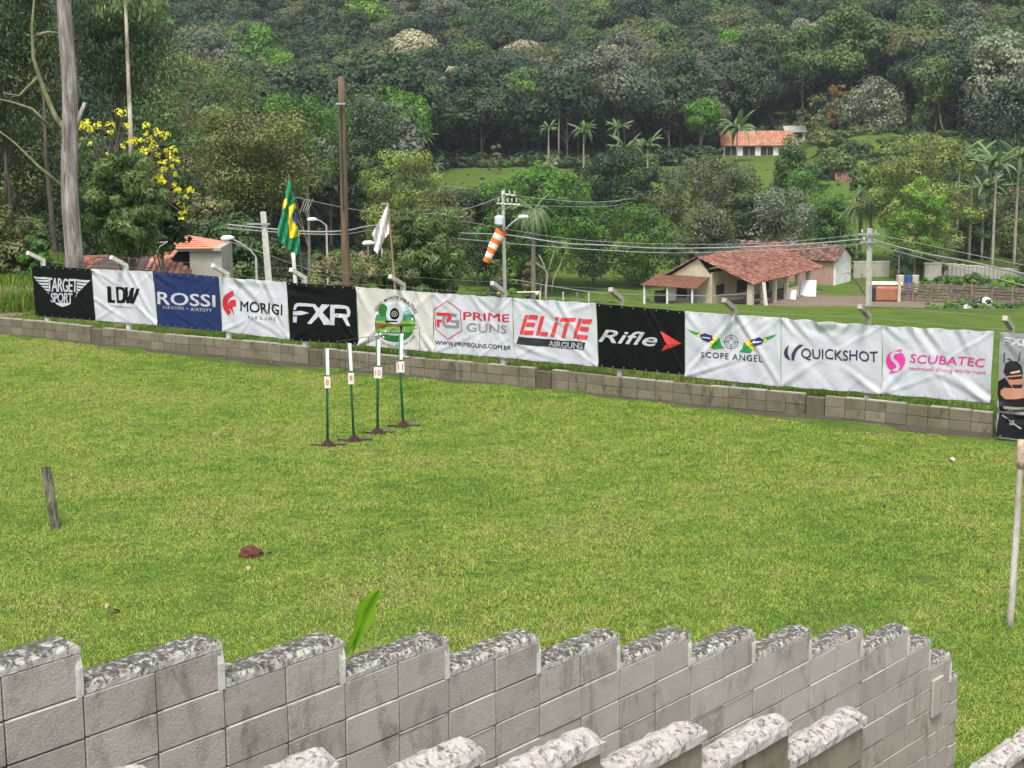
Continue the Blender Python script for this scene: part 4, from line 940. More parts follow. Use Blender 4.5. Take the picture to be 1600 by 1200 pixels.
def tree(label, x0, x1, yt, yb, Y, mats=('mid',), style='round', leaf=None, n=None, dens=None, base=None, trunk=BARK, rt=None, name='broadleaf_tree', cat='tree', group=None, droop=0, aspect=1.6, low=-.97, rrk=.28, lean=0, frac=.5, nb=10, depth=1.0, gapfill=.12):
    """crown fills the picture box x0..x1, yt..yb at distance Y; the trunk stands on the ground"""
    seed = int(abs(x0 * 7 + yt * 13 + Y)) + 5; r = np.random.default_rng(seed)
    c = at((x0 + x1) / 2, (yt + yb) / 2, Y); k = (at(x1, yt, Y) - at(x0, yt, Y)).length / 2; rz = (at(x0, yt, Y) - at(x0, yb, Y)).length / 2
    rr = min(k, rz) * rrk * 1.15
    g = Vector((c.x + lean, c.y, 0)); g.z = gz(g.x, g.y) if base is None else base
    if name in ('bush', 'shrub'):
        tz = c.z + rz; rz = max(.4, (tz - g.z + .3) / 2); c.z = tz - rz
    kx, kz = k - rr * .6, rz - rr * .5; n = n or 60
    cl = [(x + c.x - g.x, y + 0, z + c.z - g.z, R) for x, y, z, R in envelope(max(kx, .3) * 1.1, max(kx, .3) * 1.1 * depth, max(kz, .3) * 1.1, n, rr, r, low, style)]
    leaf = leaf or max(.16, 2.4 * Y / F * 1.7)
    area = sum(R * R for *_, R in cl); want = dens or min(15000, 11.0 * area / (leaf * leaf / aspect) * .95)
    V, T = crown_data(cl, leaf, want / area, r, aspect, droop=droop, fill=gapfill)
    mi = None
    if len(mats) > 1:
        nq = len(V) // 4; cz = V[::4]; v = r.random(len(cl)); cnt = [max(6, int(want / area * q[3] * q[3])) for q in cl]; mi = np.repeat((v < frac).astype(int), cnt)[:nq]
    t = thing(name, label, cat, g, group)
    me = leaves_to_mesh('crown', V, T, [LEAF[m] for m in mats], mi); o = bpy.data.objects.new('crown', me); link(o, t)
    mb = MB(); rt = rt or max(.09, k * .045); limbs(mb, (0, 0, -.4), (c.x - g.x, 0, c.z - g.z + rz * .1), cl, rt, r, nb, k * .08, .35)
    w = mb.build('trunk', trunk, t, True, fix=False)
    return t
T_ = tree
T_('big brown and yellow feathery tree behind the utility post and flag', 283, 500, 150, 345, 96, ('brown', 'yellow'), 'plates', n=190, dens=22000, leaf=.17, frac=.45, trunk=BARKD, nb=26, rt=.28, rrk=.26, gapfill=.2)
T_('rounded pale green tree below the distant hill, behind the yellow blossoms', 208, 428, 82, 300, 190, ('olive', 'mid'), 'plates', n=190, dens=15000, frac=.4, rrk=.18)
T_('bright lime topped tree just beside the tall wooden pole', 405, 548, 138, 310, 172, ('mid', 'lime'), 'plates', n=120, dens=12000, frac=.3, rrk=.22)
T_('dark green tree filling the gap behind the wooden pole', 520, 625, 150, 330, 200, ('dark',), n=80)
T_('yellowish loose tree behind the pale pink flag', 552, 700, 224, 400, 128, ('yellow', 'olive'), n=90, dens=16000, frac=.4, nb=18, rrk=.2, gapfill=.35)
T_('low yellow green scrub tree under the field edge', 640, 735, 285, 420, 118, ('olive', 'brown'), n=50, dens=5000, gapfill=.45)
T_('drooping gum sapling with long leaves behind the cream banner', 592, 738, 318, 500, 60, ('gum', 'olive'), n=110, dens=15000, leaf=.24, aspect=3.4, droop=.28, frac=.2, nb=16, rt=.07, rrk=.17)
T_('reddish brown shrub by the foot of the wooden pole', 468, 600, 392, 470, 58, ('brown', 'olive', ), n=50, dens=6000, leaf=.13, name='shrub', cat='shrub')
T_('dark shrub behind the MORIGI banner', 395, 475, 335, 460, 70, ('olive', 'dark'), n=50, dens=5000, leaf=.16, name='shrub', cat='shrub')
T_('wide bright green leafy tree behind the windsock', 742, 940, 262, 440, 186, ('mid', 'lime'), 'plates', n=220, dens=22000, frac=.6, leaf=.36, rrk=.17, trunk=BARKD)
T_('dark green tree under the wires beside the bright green one', 695, 800, 290, 430, 192, ('dark',), n=60)
T_('greyish round tree in front of the pasture, nearest the pale road', 884, 965, 325, 445, 190, ('grey', 'mid'), n=70, dens=5000, frac=.4)
T_('dense rich green tree beside the rust roofed farmhouse porch', 925, 1054, 312, 445, 190, ('mid', 'lime'), n=110, dens=13000, frac=.35, rrk=.2)
T_('dark tree around the thin palm stem in mid valley', 915, 1020, 232, 345, 232, ('dark', 'mid'), n=80, frac=.3)
T_('wide olive grey tree on the slope below the hillside house', 1015, 1192, 238, 400, 214, ('olive', 'grey'), 'plates', n=200, dens=15000, frac=.4, rrk=.17)
T_('dark leafed tree under the olive grey one', 1120, 1200, 300, 400, 205, ('dark', 'olive'), n=50)
T_('conical mid green tree just below the hillside house', 1200, 1275, 216, 350, 262, ('mid',), 'cone', n=80)
T_('brightest green tree behind the silver leaved one', 1205, 1300, 258, 410, 235, ('lime', 'mid'), n=100, frac=.3, dens=6000)
T_('silver leaved tree behind the farmhouse ridge', 1160, 1272, 288, 400, 205, ('silver', 'grey'), n=80, dens=9500, frac=.3, nb=18)
T_('huge domed yellow olive tree above the corral', 1352, 1530, 206, 410, 203, ('yellow', 'olive'), 'plates', n=260, dens=24000, frac=.4, rrk=.14, nb=18)
T_('bright yellow green tree standing before the huge domed one', 1385, 1480, 282, 415, 193, ('lime', 'yellow'), n=90, dens=11000, frac=.35, rrk=.18, nb=18)
T_('small dark bushy tree by the stone wall post', 1395, 1430, 380, 440, 184, ('dark',), n=30)
T_('large silvery tree high on the grassy knoll', 1306, 1426, 120, 214, 345, ('silver', 'grey'), 'cone', n=110, dens=6500, frac=.45)
T_('brown topped tree beside the large silvery one', 1290, 1340, 130, 200, 352, ('brown', 'rust'), n=50, frac=.3)
T_('single vivid green tree at the foot of the forest', 1066, 1124, 152, 208, 343, ('lime',), n=60, dens=4200)
T_('rust topped dark tree at the upper slope', 1545, 1645, 45, 170, 372, ('brown', 'rust'), n=90, frac=.35, dens=5500)
T_('broad dark brownish tree over the royal palms', 1492, 1650, 110, 262, 322, ('grey', 'dark'), n=120, dens=7500, frac=.45)
T_('pale yellow green tree with a crooked white trunk', 1425, 1500, 95, 215, 338, ('olive', 'yellow'), n=60, frac=.4, trunk=BARKP, nb=14)
T_('cream blossoming tree high among the dark forest', 925, 982, 70, 122, 408, ('cream', 'grey'), n=50, frac=.35, dens=3500, trunk=BARKP)
T_('cream blossoming tree uphill from the hillside house', 1240, 1308, 22, 80, 418, ('silver', 'cream'), n=50, frac=.35, dens=3500, trunk=BARKP)
T_('small cream crowned tree midway up the forest', 690, 756, 102, 146, 375, ('cream', 'grey'), n=36, frac=.3, dens=2400, trunk=BARKP)
T_('small bare topped pale tree in the far field', 765, 785, 226, 262, 318, ('grey', 'brown'), n=14, dens=900, trunk=BARKP)
# the dark stand beside the tall gum
T_('tall dark casuarina at the far end of the dark stand', -90, 98, -90, 230, 72, ('dark', 'gumdark'), n=150, dens=17000, leaf=.22, aspect=3.2, droop=.4, frac=.35, trunk=BARKD, nb=22, gapfill=.5)
T_('low branching dark tree with bent pale limbs', -60, 100, 130, 400, 84, ('dark', 'olive'), n=120, dens=13000, leaf=.22, aspect=2.5, frac=.35, trunk=BARK, nb=26, gapfill=.5)
T_('feathery dark tree hanging behind the tall gum trunk', 95, 262, -70, 175, 78, ('gumdark', 'dark'), n=120, dens=13000, leaf=.22, aspect=3.2, droop=.5, frac=.55, trunk=BARKD, nb=18, gapfill=.5)
T_('dark green tree in the depth behind the yellow blossoms', 118, 300, 140, 380, 98, ('dark', 'mid'), n=110, dens=9000, leaf=.26, frac=.4, trunk=BARKD)
T_('dark green tree deep behind the casuarina stand', -140, 110, -40, 330, 116, ('dark',), n=130, dens=10000, leaf=.35, trunk=BARKD)
T_('shaded tree behind the left shed roof', 20, 210, 200, 420, 108, ('dark', 'olive'), n=90, dens=8000, leaf=.3, frac=.3, trunk=BARKD)
T_('dark tree deep behind the feathery one', 130, 330, 20, 240, 132, ('dark', 'olive'), n=90, dens=7000, frac=.3)
T_('long leaved green tree behind the tiled shed', 132, 262, 232, 412, 54.5, ('gum', 'mid'), n=130, dens=14000, leaf=.23, aspect=3.4, droop=.25, frac=.35, rrk=.18, nb=18, rt=.1, base=-1.6)
T_('dark bushy tree between the two sheds', 205, 292, 258, 400, 60, ('dark', 'mid'), n=80, dens=8000, leaf=.2, aspect=2, frac=.4, base=-2)
T_('brown and green bush at the edge of the high grass', -40, 72, 325, 432, 51, ('olive', 'brown'), n=70, dens=9000, leaf=.13, frac=.4, name='bush', cat='bush', base=.4)
T_('fresh green bush beside the tall gum trunk', 30, 92, 362, 425, 50.2, ('mid', 'lime'), n=40, dens=5000, leaf=.13, frac=.4, name='bush', cat='bush', base=.3)
T_('short dark green tree by the grey street lamp', 300, 420, 335, 460, 76, ('mid', 'dark'), n=70, dens=7000, leaf=.22, frac=.4)
T_('brownish thicket tree behind the second shed', 285, 375, 300, 420, 88, ('brown', 'olive'), n=50, dens=5000, leaf=.2, gapfill=.5)
for k, (x0, x1, yt, yb, Y, m) in enumerate([(735, 800, 400, 478, 96, ('olive', 'mid')), (790, 812, 428, 470, 92, ('lime',)), (640, 700, 440, 480, 82, ('brown', 'rust')), (815, 850, 405, 440, 150, ('olive', 'brown')), (1040, 1100, 370, 412, 190, ('olive',)), (1100, 1160, 365, 400, 196, ('grey', 'mid')), (1270, 1335, 230, 300, 300, ('mid', 'olive')), (1262, 1310, 200, 250, 335, ('olive', 'yellow')), (1325, 1380, 255, 300, 275, ('mid',)), (1255, 1300, 255, 290, 290, ('dark', 'mid')), (1420, 1480, 400, 445, 196, ('mid', 'olive')), (1500, 1560, 425, 455, 181, ('mid',)), (1545, 1610, 430, 468, 178, ('lime', 'mid')), (1440, 1510, 428, 452, 183, ('lime', 'mid')), (1460, 1620, 470, 500, 150, ('lime', 'mid')), (740, 790, 300, 330, 250, ('mid',)), (1000, 1030, 240, 268, 330, ('mid',)), (1060, 1130, 225, 262, 328, ('dark', 'mid')), (1310, 1345, 385, 420, 200, ('mid',)), (1590, 1640, 380, 430, 190, ('olive',))]):
    wh = ['below the windsock', 'right beneath the windsock tip', 'behind the cream banner top', 'beside the pale road', 'behind the dense green tree', 'under the wide olive grey tree', 'on the slope over the old shed', 'beside the white hut on the hill', 'above the rusty shed roof', 'next to the hillside house end', 'by the pale stone pillar', 'along the stone wall', 'at the far corner of the stone wall', 'behind the plank corral', 'in front of the plank corral', 'at the edge of the far field', 'beside the small hillside palm', 'under the vivid green tree', 'beside the annex gable', 'between the royal palm trunks'][k]
    T_('leafy bush ' + wh, x0, x1, yt, yb, Y, m, n=36, dens=2600 if Y > 100 else 4500, name='bush', cat='bush', group='bushes scattered over the valley', frac=.4, low=-.3, leaf=max(.16, Y * .0019))

T_('dark green tree massed behind the royal palm crowns', 1465, 1660, 215, 345, 236, ('dark', 'mid'), n=130, dens=11000, frac=.3, rrk=.18)
T_('shaded hedge like tree at the foot of the royal palms', 1500, 1650, 300, 372, 226, ('dark', 'olive'), n=70, dens=6000, frac=.4)
T_('dark tree filling the shade under the bright green one', 730, 860, 330, 455, 196, ('dark',), n=70, dens=7000)
T_('olive thicket tree behind the windsock pole', 640, 760, 330, 450, 140, ('olive', 'dark'), n=60, dens=7000, frac=.5)
T_('dark olive tree in front of the thin stemmed palm foot', 868, 965, 258, 345, 246, ('olive', 'dark'), n=90, dens=9000, frac=.5, rrk=.2)
T_('deep green tree between the dark mid valley tree and the olive grey one', 985, 1062, 262, 372, 226, ('dark', 'olive'), n=90, dens=9000, frac=.4, rrk=.2)
T_('low mid green tree hiding the slope under the hillside house', 1085, 1165, 250, 330, 262, ('grey', 'mid'), n=80, dens=7000, frac=.5)
T_('leafy tree closing the gap behind the farmhouse ridge', 1060, 1150, 322, 408, 196, ('olive', 'grey'), n=80, dens=8000, frac=.5)
T_('bright green tree rising behind the annex roof', 1268, 1330, 300, 400, 226, ('mid', 'lime'), n=60, dens=6000, frac=.4)
T_('dark tree low between the domed tree and the royal palms', 1490, 1560, 318, 405, 214, ('dark', 'mid'), n=70, dens=7000, frac=.4)
T_('green tree low at the picture edge behind the royal palms', 1560, 1650, 330, 408, 216, ('mid', 'olive'), n=70, dens=7000, frac=.4)
T_('dim green tree at the pasture corner beside the small palm', 690, 752, 312, 392, 214, ('dark', 'mid'), n=60, dens=5000, frac=.4)
# tall gum trunk, thin pale trunk, blossoming tree, tangled bare stems
def gum_trunk():
    g = Vector((at(113, 430, 49).x, 49, 0)); g.z = gz(g.x, g.y)
    t = thing('gum_tree', 'tall straight grey gum trunk rising out of the picture behind the TARGET SPORT banner', 'tree', g)
    top = at(99, -130, 49) - g; mb = MB(); pts = [Vector((0, 0, -.5)).lerp(top, k / 14) + Vector((.05 * math.sin(k), 0, 0)) for k in range(15)]
    mb.tube(pts, [.275 - .0065 * k + (.06 if k == 0 else 0) for k in range(15)], 20, wob=.03)
    m = m_bark('gum_bark', (.085, .065, .05), (.43, .39, .365), 5.5, .13); mb.build('trunk', m, t, True)
    mb = MB(); s = at(123, 185, 49) - g; mb.tube([s - Vector((.12, 0, .3)), s, s + Vector((.2, 0, .45))], [.1, .07, .05], 8); mb.build('branch_stub', m, t, True)
    r = np.random.default_rng(5); cl = [(top.x + r.uniform(-2.6, 2.6), r.uniform(-1.5, 2), top.z - r.uniform(-1, 1.4), r.uniform(.5, .9)) for _ in range(30)]
    V, T = crown_data(cl, .25, 120, r, 3.5, droop=.6); o = bpy.data.objects.new('crown', leaves_to_mesh('crown', V, T, [LEAF['gum']])); link(o, t)
    mb = MB()
    for c in cl[:12]: mb.tube([pts[11], pts[11].lerp(Vector(c[:3]), .5) + Vector((0, 0, .2)), c[:3]], [.06, .04, .015], 6, cap=False)
    mb.build('limb', m, t, True)
gum_trunk()
def pale_trunk():
    g = gp(206, 57); g.z = -1.8; t = thing('slender_tree', 'slender white barked trunk beside the yellow blossoms', 'tree', g)
    mb = MB(); P = [at(206, 420, 57), at(205, 250, 57), at(203, 180, 57), at(200, 110, 57), at(198, 50, 57), at(195, -20, 57), at(193, -90, 57)]; mb.tube([p - g for p in P], [.09, .085, .075, .065, .06, .05, .03], 8, wob=.08)
    mb.build('trunk', m_bark('slender_bark', (.16, .09, .05), (.62, .57, .47), 2.2, .35), t, True)
    r = np.random.default_rng(9); cl = [tuple(at(195 + r.uniform(-45, 60), r.uniform(-60, 20), 57 + r.uniform(-1, 1)) - g) + (r.uniform(.3, .6),) for _ in range(16)]
    V, T = crown_data(cl, .22, 150, r, 3.5, droop=.6); link(bpy.data.objects.new('crown', leaves_to_mesh('crown', V, T, [LEAF['gum']])), t)
pale_trunk()
def ipe():
    g = gp(215, 56); g.z = -1.8; t = thing('blossoming_tree', 'sparse tree dotted with bright yellow blossoms above the shed roofs', 'tree', g); r = np.random.default_rng(3)
    spots = [(x / 4, y / 4) for x, y in [(510, 780), (540, 765), (505, 795), (545, 800), (568, 812), (610, 780), (625, 790), (690, 780), (690, 825), (738, 700), (768, 705), (790, 785), (915, 785), (970, 803), (880, 880), (905, 880), (912, 835), (935, 862), (990, 835), (1015, 832), (1045, 838), (1022, 860), (950, 890), (900, 938), (945, 935), (975, 918), (985, 965), (1080, 930), (1095, 945), (1060, 975), (1045, 940), (1105, 1000), (1010, 1020), (1035, 1015), (1075, 1000), (1070, 1040), (1030, 1055), (1090, 1090), (1000, 1110), (1005, 1140), (1090, 1160), (1110, 1190), (1190, 1185), (515, 872), (568, 895), (670, 965), (785, 980), (795, 888), (770, 915), (835, 880)]]
    spots += [(250 + x / 4, 260 + y / 4) for x, y in [(20, 20), (88, 115), (112, 150), (160, 190), (105, 210), (130, 240), (140, 290), (142, 330), (190, 148), (0, 70), (12, 100)]]
    P = [at(x, y, 55.5 + r.uniform(-.9, .9)) - g for x, y in spots]
    cl = [(p.x, p.y, p.z, r.uniform(.08, .17)) for p in P]
    V, T = crown_data(cl, .085, 1100, r, 1.3, flat=.8); link(bpy.data.objects.new('blossom', leaves_to_mesh('blossom', V, T, [LEAF['flower']])), t)
    mb = MB(); hub = [at(200, 330, 56) - g, at(225, 300, 56) - g, at(180, 290, 56) - g, at(255, 310, 56) - g]; mb.tube([Vector((0, 0, 0)), hub[0], hub[1]], [.11, .07, .04], 7)
    for h in hub[1:]: mb.tube([hub[0], h], [.05, .035], 6)
    for p in P:
        h = min(hub, key=lambda q: (q - p).length); mb.tube([h, h.lerp(p, .5) + Vector((r.uniform(-.2, .2), 0, r.uniform(-.2, .1))), p], [.028, .02, .008], 4, cap=False)
    mb.build('trunk', BARK, t, True, fix=False)
    cl = [tuple(h.lerp(p, r.uniform(.2, .7)))[:3] + (r.uniform(.15, .35),) for p in P[::2] for h in hub[:1]]
    V, T = crown_data(cl, .12, 260, r, 2.2); link(bpy.data.objects.new('crown', leaves_to_mesh('crown', V, T, [LEAF['olive']])), t)
ipe()
def bare(label, pts, Y, rad, mat=BARK, name='bare_tree'):
    P0_ = at(*pts[0][0], Y); g = Vector((P0_.x, P0_.y, gz(P0_.x, P0_.y))); t = thing(name, label, 'tree', g, None); mb = MB()
    for i, line in enumerate(pts):
        Q = [at(x, y, Y + .4 * i % 2) - g for x, y in line]
        if i == 0: Q = [Vector((0, 0, -.3))] + Q
        n = len(Q); r0 = rad if i == 0 else rad * .55; mb.tube(Q, [r0 * (1 - .75 * k / (n - 1)) for k in range(n)], 7, wob=.05)
    mb.build('trunk', mat, t, True, fix=False); return t
bare('bent mossy green limb curving up beside the tall gum', [[(100, 200), (85, 180), (68, 140), (52, 90), (50, 40), (55, -20)], [(60, 120), (30, 150), (5, 145)], [(58, 55), (75, 50), (100, 52)], [(96, 290), (60, 260), (25, 225), (0, 205)], [(80, 200), (50, 170), (20, 160), (0, 155)]], 60, .13, m_bark('mossy_bark', (.10, .11, .05), (.23, .22, .12)))
bare('dark straight trunk in the shade behind the gum', [[(85, 400), (80, 330), (72, 250), (68, 150)], [(10, 330), (9, 280), (8, 240)]], 66, .16, BARKD)
bare('leafless grey sapling beside the pale road', [[(853, 452), (855, 430), (848, 410), (842, 398)], [(855, 430), (862, 405), (866, 392)], [(862, 455), (865, 435), (875, 415), (880, 400)], [(855, 425), (843, 415), (836, 408)]], 140, .14, BARKP)
bare('crooked white trunk on the grassy knoll', [[(1478, 218), (1470, 190), (1466, 150), (1464, 120)], [(1466, 150), (1440, 130), (1425, 128)]], 336, .38, BARKP)
bare('pale slim trunk in the dark forest edge', [[(873, 205), (874, 160), (870, 110)], [(872, 130), (864, 108)], [(872, 125), (882, 105)]], 341, .22, BARKP)

# ------------------------------------------------------------------ palms
def frond_mesh(L, droop, seed, wid=.5, n=22):
    r = np.random.default_rng(seed); mb = MB(); pts = []
    for k in range(9):
        t = k / 8; pts.append(Vector((L * (t * .95 - .12 * droop * t * t * t), 0, L * ((1.15 - droop * .25) * t - droop * (1.05 if droop < 1.5 else .95) * t * t))))
    mb.tube(pts, [.05 * L / 3.5 * (1 - .85 * k / 8) for k in range(9)], 4, cap=False); V = []; T = []
    for k in range(n):
        t = .12 + .86 * k / (n - 1); i = min(int(t * 8), 7); p = pts[i].lerp(pts[i + 1], t * 8 - i); d = (pts[i + 1] - pts[i]).normalized(); ll = wid * L / 3.5 * math.sin(math.pi * min(1, t * .9 + .12)) ** .6 * r.uniform(.85, 1.1)
        for s in (-1, 1):
            q = Vector((d.x * .55, s * .85, d.z * .5 - .35 - .3 * droop)).normalized(); w = .10 * L / 3.5 * d
            tip = p + q * ll; mid = p + q * ll * .5 + Vector((0, 0, .03))
            b = len(mb.v); mb.v += [tuple(p - w * .6), tuple(mid - w), tuple(tip), tuple(mid + w), tuple(p + w * .6)]; mb.f.append((b, b + 1, b + 2, b + 3, b + 4)); mb.m.append(0)
    o = mb.build('frond', LEAF['palm'], fix=False); me = o.data; bpy.data.objects.remove(o)
    a = me.attributes.new('tint', 'FLOAT', 'POINT'); a.data.foreach_set('value', r.random(len(me.vertices)).astype('f')); return me
FR = [frond_mesh(3.5, 1.15, 1), frond_mesh(3.5, .8, 2), frond_mesh(3.5, .45, 3), frond_mesh(3.5, 1.7, 4, .8)]
def palm(label, px, yc, Y, rpx, nf=15, droopy=False, rt=.16, base_px=None):
    c = at(px, yc, Y); bx = at(base_px or px, yc, Y).x; g = Vector((bx, Y, gz(bx, Y))); t = thing('palm_tree', label, 'palm tree', g, 'palm trees in the valley')
    top = c - g; s = rpx * Y / F / 3.1; mb = MB(); mb.tube([Vector((0, 0, -.3)).lerp(top, k / 6) for k in range(7)], [rt * (1.3 - .5 * k / 6) for k in range(7)], 8)
    mb.build('trunk', BARKP if not droopy else BARK, t, True)
    r = random.Random(int(px + yc))
    if not droopy:
        mb = MB(); mb.tube([top - Vector((0, 0, .2)), top + Vector((0, 0, .9 * s))], [rt * .95, rt * .5], 8); mb.build('crownshaft', LEAF['palm'], t, True)
    nf = int(nf * 1.5)
    for k in range(nf):
        m = FR[3] if droopy and k % 3 else FR[r.choice([0, 0, 1, 1, 2])] if k > 2 else FR[2]
        o = bpy.data.objects.new('frond', m); link(o, t); o.location = top + Vector((0, 0, .2 * s)); o.rotation_euler = (r.uniform(-.1, .1), r.uniform(-.35, .45), k * 2.4 + r.uniform(-.2, .2)); q = s * r.uniform(.85, 1.1); o.scale = (q, q, q)
for a in [('palm with a ball shaped crown at the far field edge', 857, 203, 322, 17, 20), ('palm with spread crown beside the ball crowned one', 912, 208, 322, 25, 16), ('small palm among the dark trees near the wooden pole', 606, 212, 300, 24, 13), ('palm with the widest crown, one of the twin stems', 651, 220, 294, 30, 14),
          ('lower palm of the twin stems, half hidden', 643, 232, 297, 22, 11), ('pale green low palm by the field corner', 676, 264, 262, 24, 12), ('thin stemmed palm in front of the dark mid valley tree', 980, 236, 262, 30, 12), ('short palm left of the thin stemmed one', 966, 203, 326, 22, 10), ('short palm with wind blown fronds on the slope', 1012, 230, 318, 27, 11),
          ('palm in front of the orange roofed hillside house', 1152, 206, 352, 36, 14)]: palm(*a)
for a in [('royal palm with the tallest pale trunk by the stone wall', 1557, 262, 200, 40, 15), ('royal palm behind the stone wall, dark crown', 1520, 258, 206, 40, 15), ('royal palm at the very edge of the picture', 1592, 250, 204, 42, 15), ('royal palm with a slim trunk next to the tallest', 1500, 246, 214, 36, 14), ('short trunked royal palm in the palm cluster', 1538, 300, 212, 40, 14)]: palm(*a)
palm('shaggy drooping palm below the bright green leafy tree', 833, 332, 146, 36, 22, True, .2); palm('dark shaggy palm beside the huge domed tree', 1362, 300, 207, 38, 22, True, .2); palm('second dark shaggy palm, lower against the domed tree', 1345, 325, 210, 30, 18, True, .2)

# haze over the valley
def haze():
    mb = MB(); mb.hexa([(-560, -25, -24), (560, -25, -24), (560, 1050, -24), (-560, 1050, -24), (-560, -25, 130), (560, -25, 130), (560, 1050, 130), (-560, 1050, 130)])
    m = bpy.data.materials.new('haze'); m.use_nodes = True; t = m.node_tree; t.nodes.clear(); o = t.nodes.new('ShaderNodeOutputMaterial'); v = t.nodes.new('ShaderNodeVolumePrincipled')
    v.inputs['Color'].default_value = (.86, .92, 1, 1); v.inputs['Density'].default_value = .00013; v.inputs['Anisotropy'].default_value = .2; t.links.new(v.outputs[0], o.inputs['Volume'])
    h = mb.build('haze', m); h['kind'] = 'stuff'
if HAZE: haze()

# ------------------------------------------------------------------ buildings
M_CREAM = plain('cream_plaster', (.50, .45, .32), .9, .12, 1.2); M_WPLAS = plain('white_plaster', (.80, .79, .76), .9, .12, 1.5)
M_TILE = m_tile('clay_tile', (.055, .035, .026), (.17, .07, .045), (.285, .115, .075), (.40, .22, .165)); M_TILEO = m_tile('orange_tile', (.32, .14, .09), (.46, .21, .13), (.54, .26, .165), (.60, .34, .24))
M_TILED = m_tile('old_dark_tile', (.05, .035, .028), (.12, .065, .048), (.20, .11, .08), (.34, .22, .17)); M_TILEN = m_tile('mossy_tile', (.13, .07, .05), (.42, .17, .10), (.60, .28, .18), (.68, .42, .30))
M_RUST = plain('rusty_sheet', (.17, .07, .04), .8, .45, 2.5); M_SHADOW = plain('painted_interior_shade', (.035, .033, .03), .9); M_BRICKP = m_block('pink_brick', (.46, .30, .24), (.24, .15, .11), .7, rnd=0, sc=.4)  # M_SHADOW: shade painted as near-black on solid boxes for openings and shed inside
M_PLANK = m_bark('old_plank', (.10, .075, .055), (.27, .21, .165), 3, .5); M_DOOR = plain('grey_door', (.30, .30, .29), .7); M_BLOCKW = m_block('grey_rendered_block', (.42, .40, .34), (.2, .18, .14), .5, rnd=0, sc=.4)
M_WHITE = plain('white_sheet', (.78, .78, .78), .6, .05); M_ORANGE = plain('orange_fabric', (.85, .17, .03), .6, .06, 12); M_WHITEF = plain('white_fabric', (.75, .73, .70), .6, .06, 12)
def tiles(O, U, V, nu, nv, parent, mat, name='roof_tiles', lift=.045):
    """barrel tiles in courses: every tile a small arched piece, lower ends proud and uneven"""
    N = U.cross(V).normalized(); N = N if N.z > 0 else -N; du, dv = U / nu, V / nv; mb = MB(); r = random.Random(nu * nv)
    for j in range(nv):
        for i in range(nu):
            o = O + du * (i + r.uniform(-.05, .05)) + dv * (j + r.uniform(-.08, .06)); h = du.length * .30; l = lift * r.uniform(.7, 1.3); L = dv * 1.12
            a = [o + N * l * .6, o + du * .25 + N * (l + h), o + du * .75 + N * (l + h), o + du + N * l * .6]; b = [p + L - N * l * .9 for p in a]
            mb.mesh(a + b, [(0, 1, 5, 4), (1, 2, 6, 5), (2, 3, 7, 6), (0, 3, 2, 1)])
    o = mb.build(name, mat, parent, fix=False); o['kind'] = 'stuff'; ta = o.data.attributes.new('tint', 'FLOAT', 'POINT'); ta.data.foreach_set('value', np.repeat(np.random.default_rng(nu).random(nu * nv), 8).astype('f')); return o
def local(t): return Matrix.Translation(-t.location)
def part(mb, name, mat, t, label=None, smooth=False):
    o = mb.build(name, mat, None, smooth); o.data.transform(local(t)); o.parent = t
    if label: o['label'] = label
    return o
def bx(t, name, mat, c, d, R=None, label=None):
    mb = MB(); mb.box(c, d, R); return part(mb, name, mat, t, label)
UD = Vector((.55, .835, 0)); GD = Vector((.835, -.55, 0)); RH = Matrix(((GD.x, UD.x, 0), (GD.y, UD.y, 0), (0, 0, 1)))
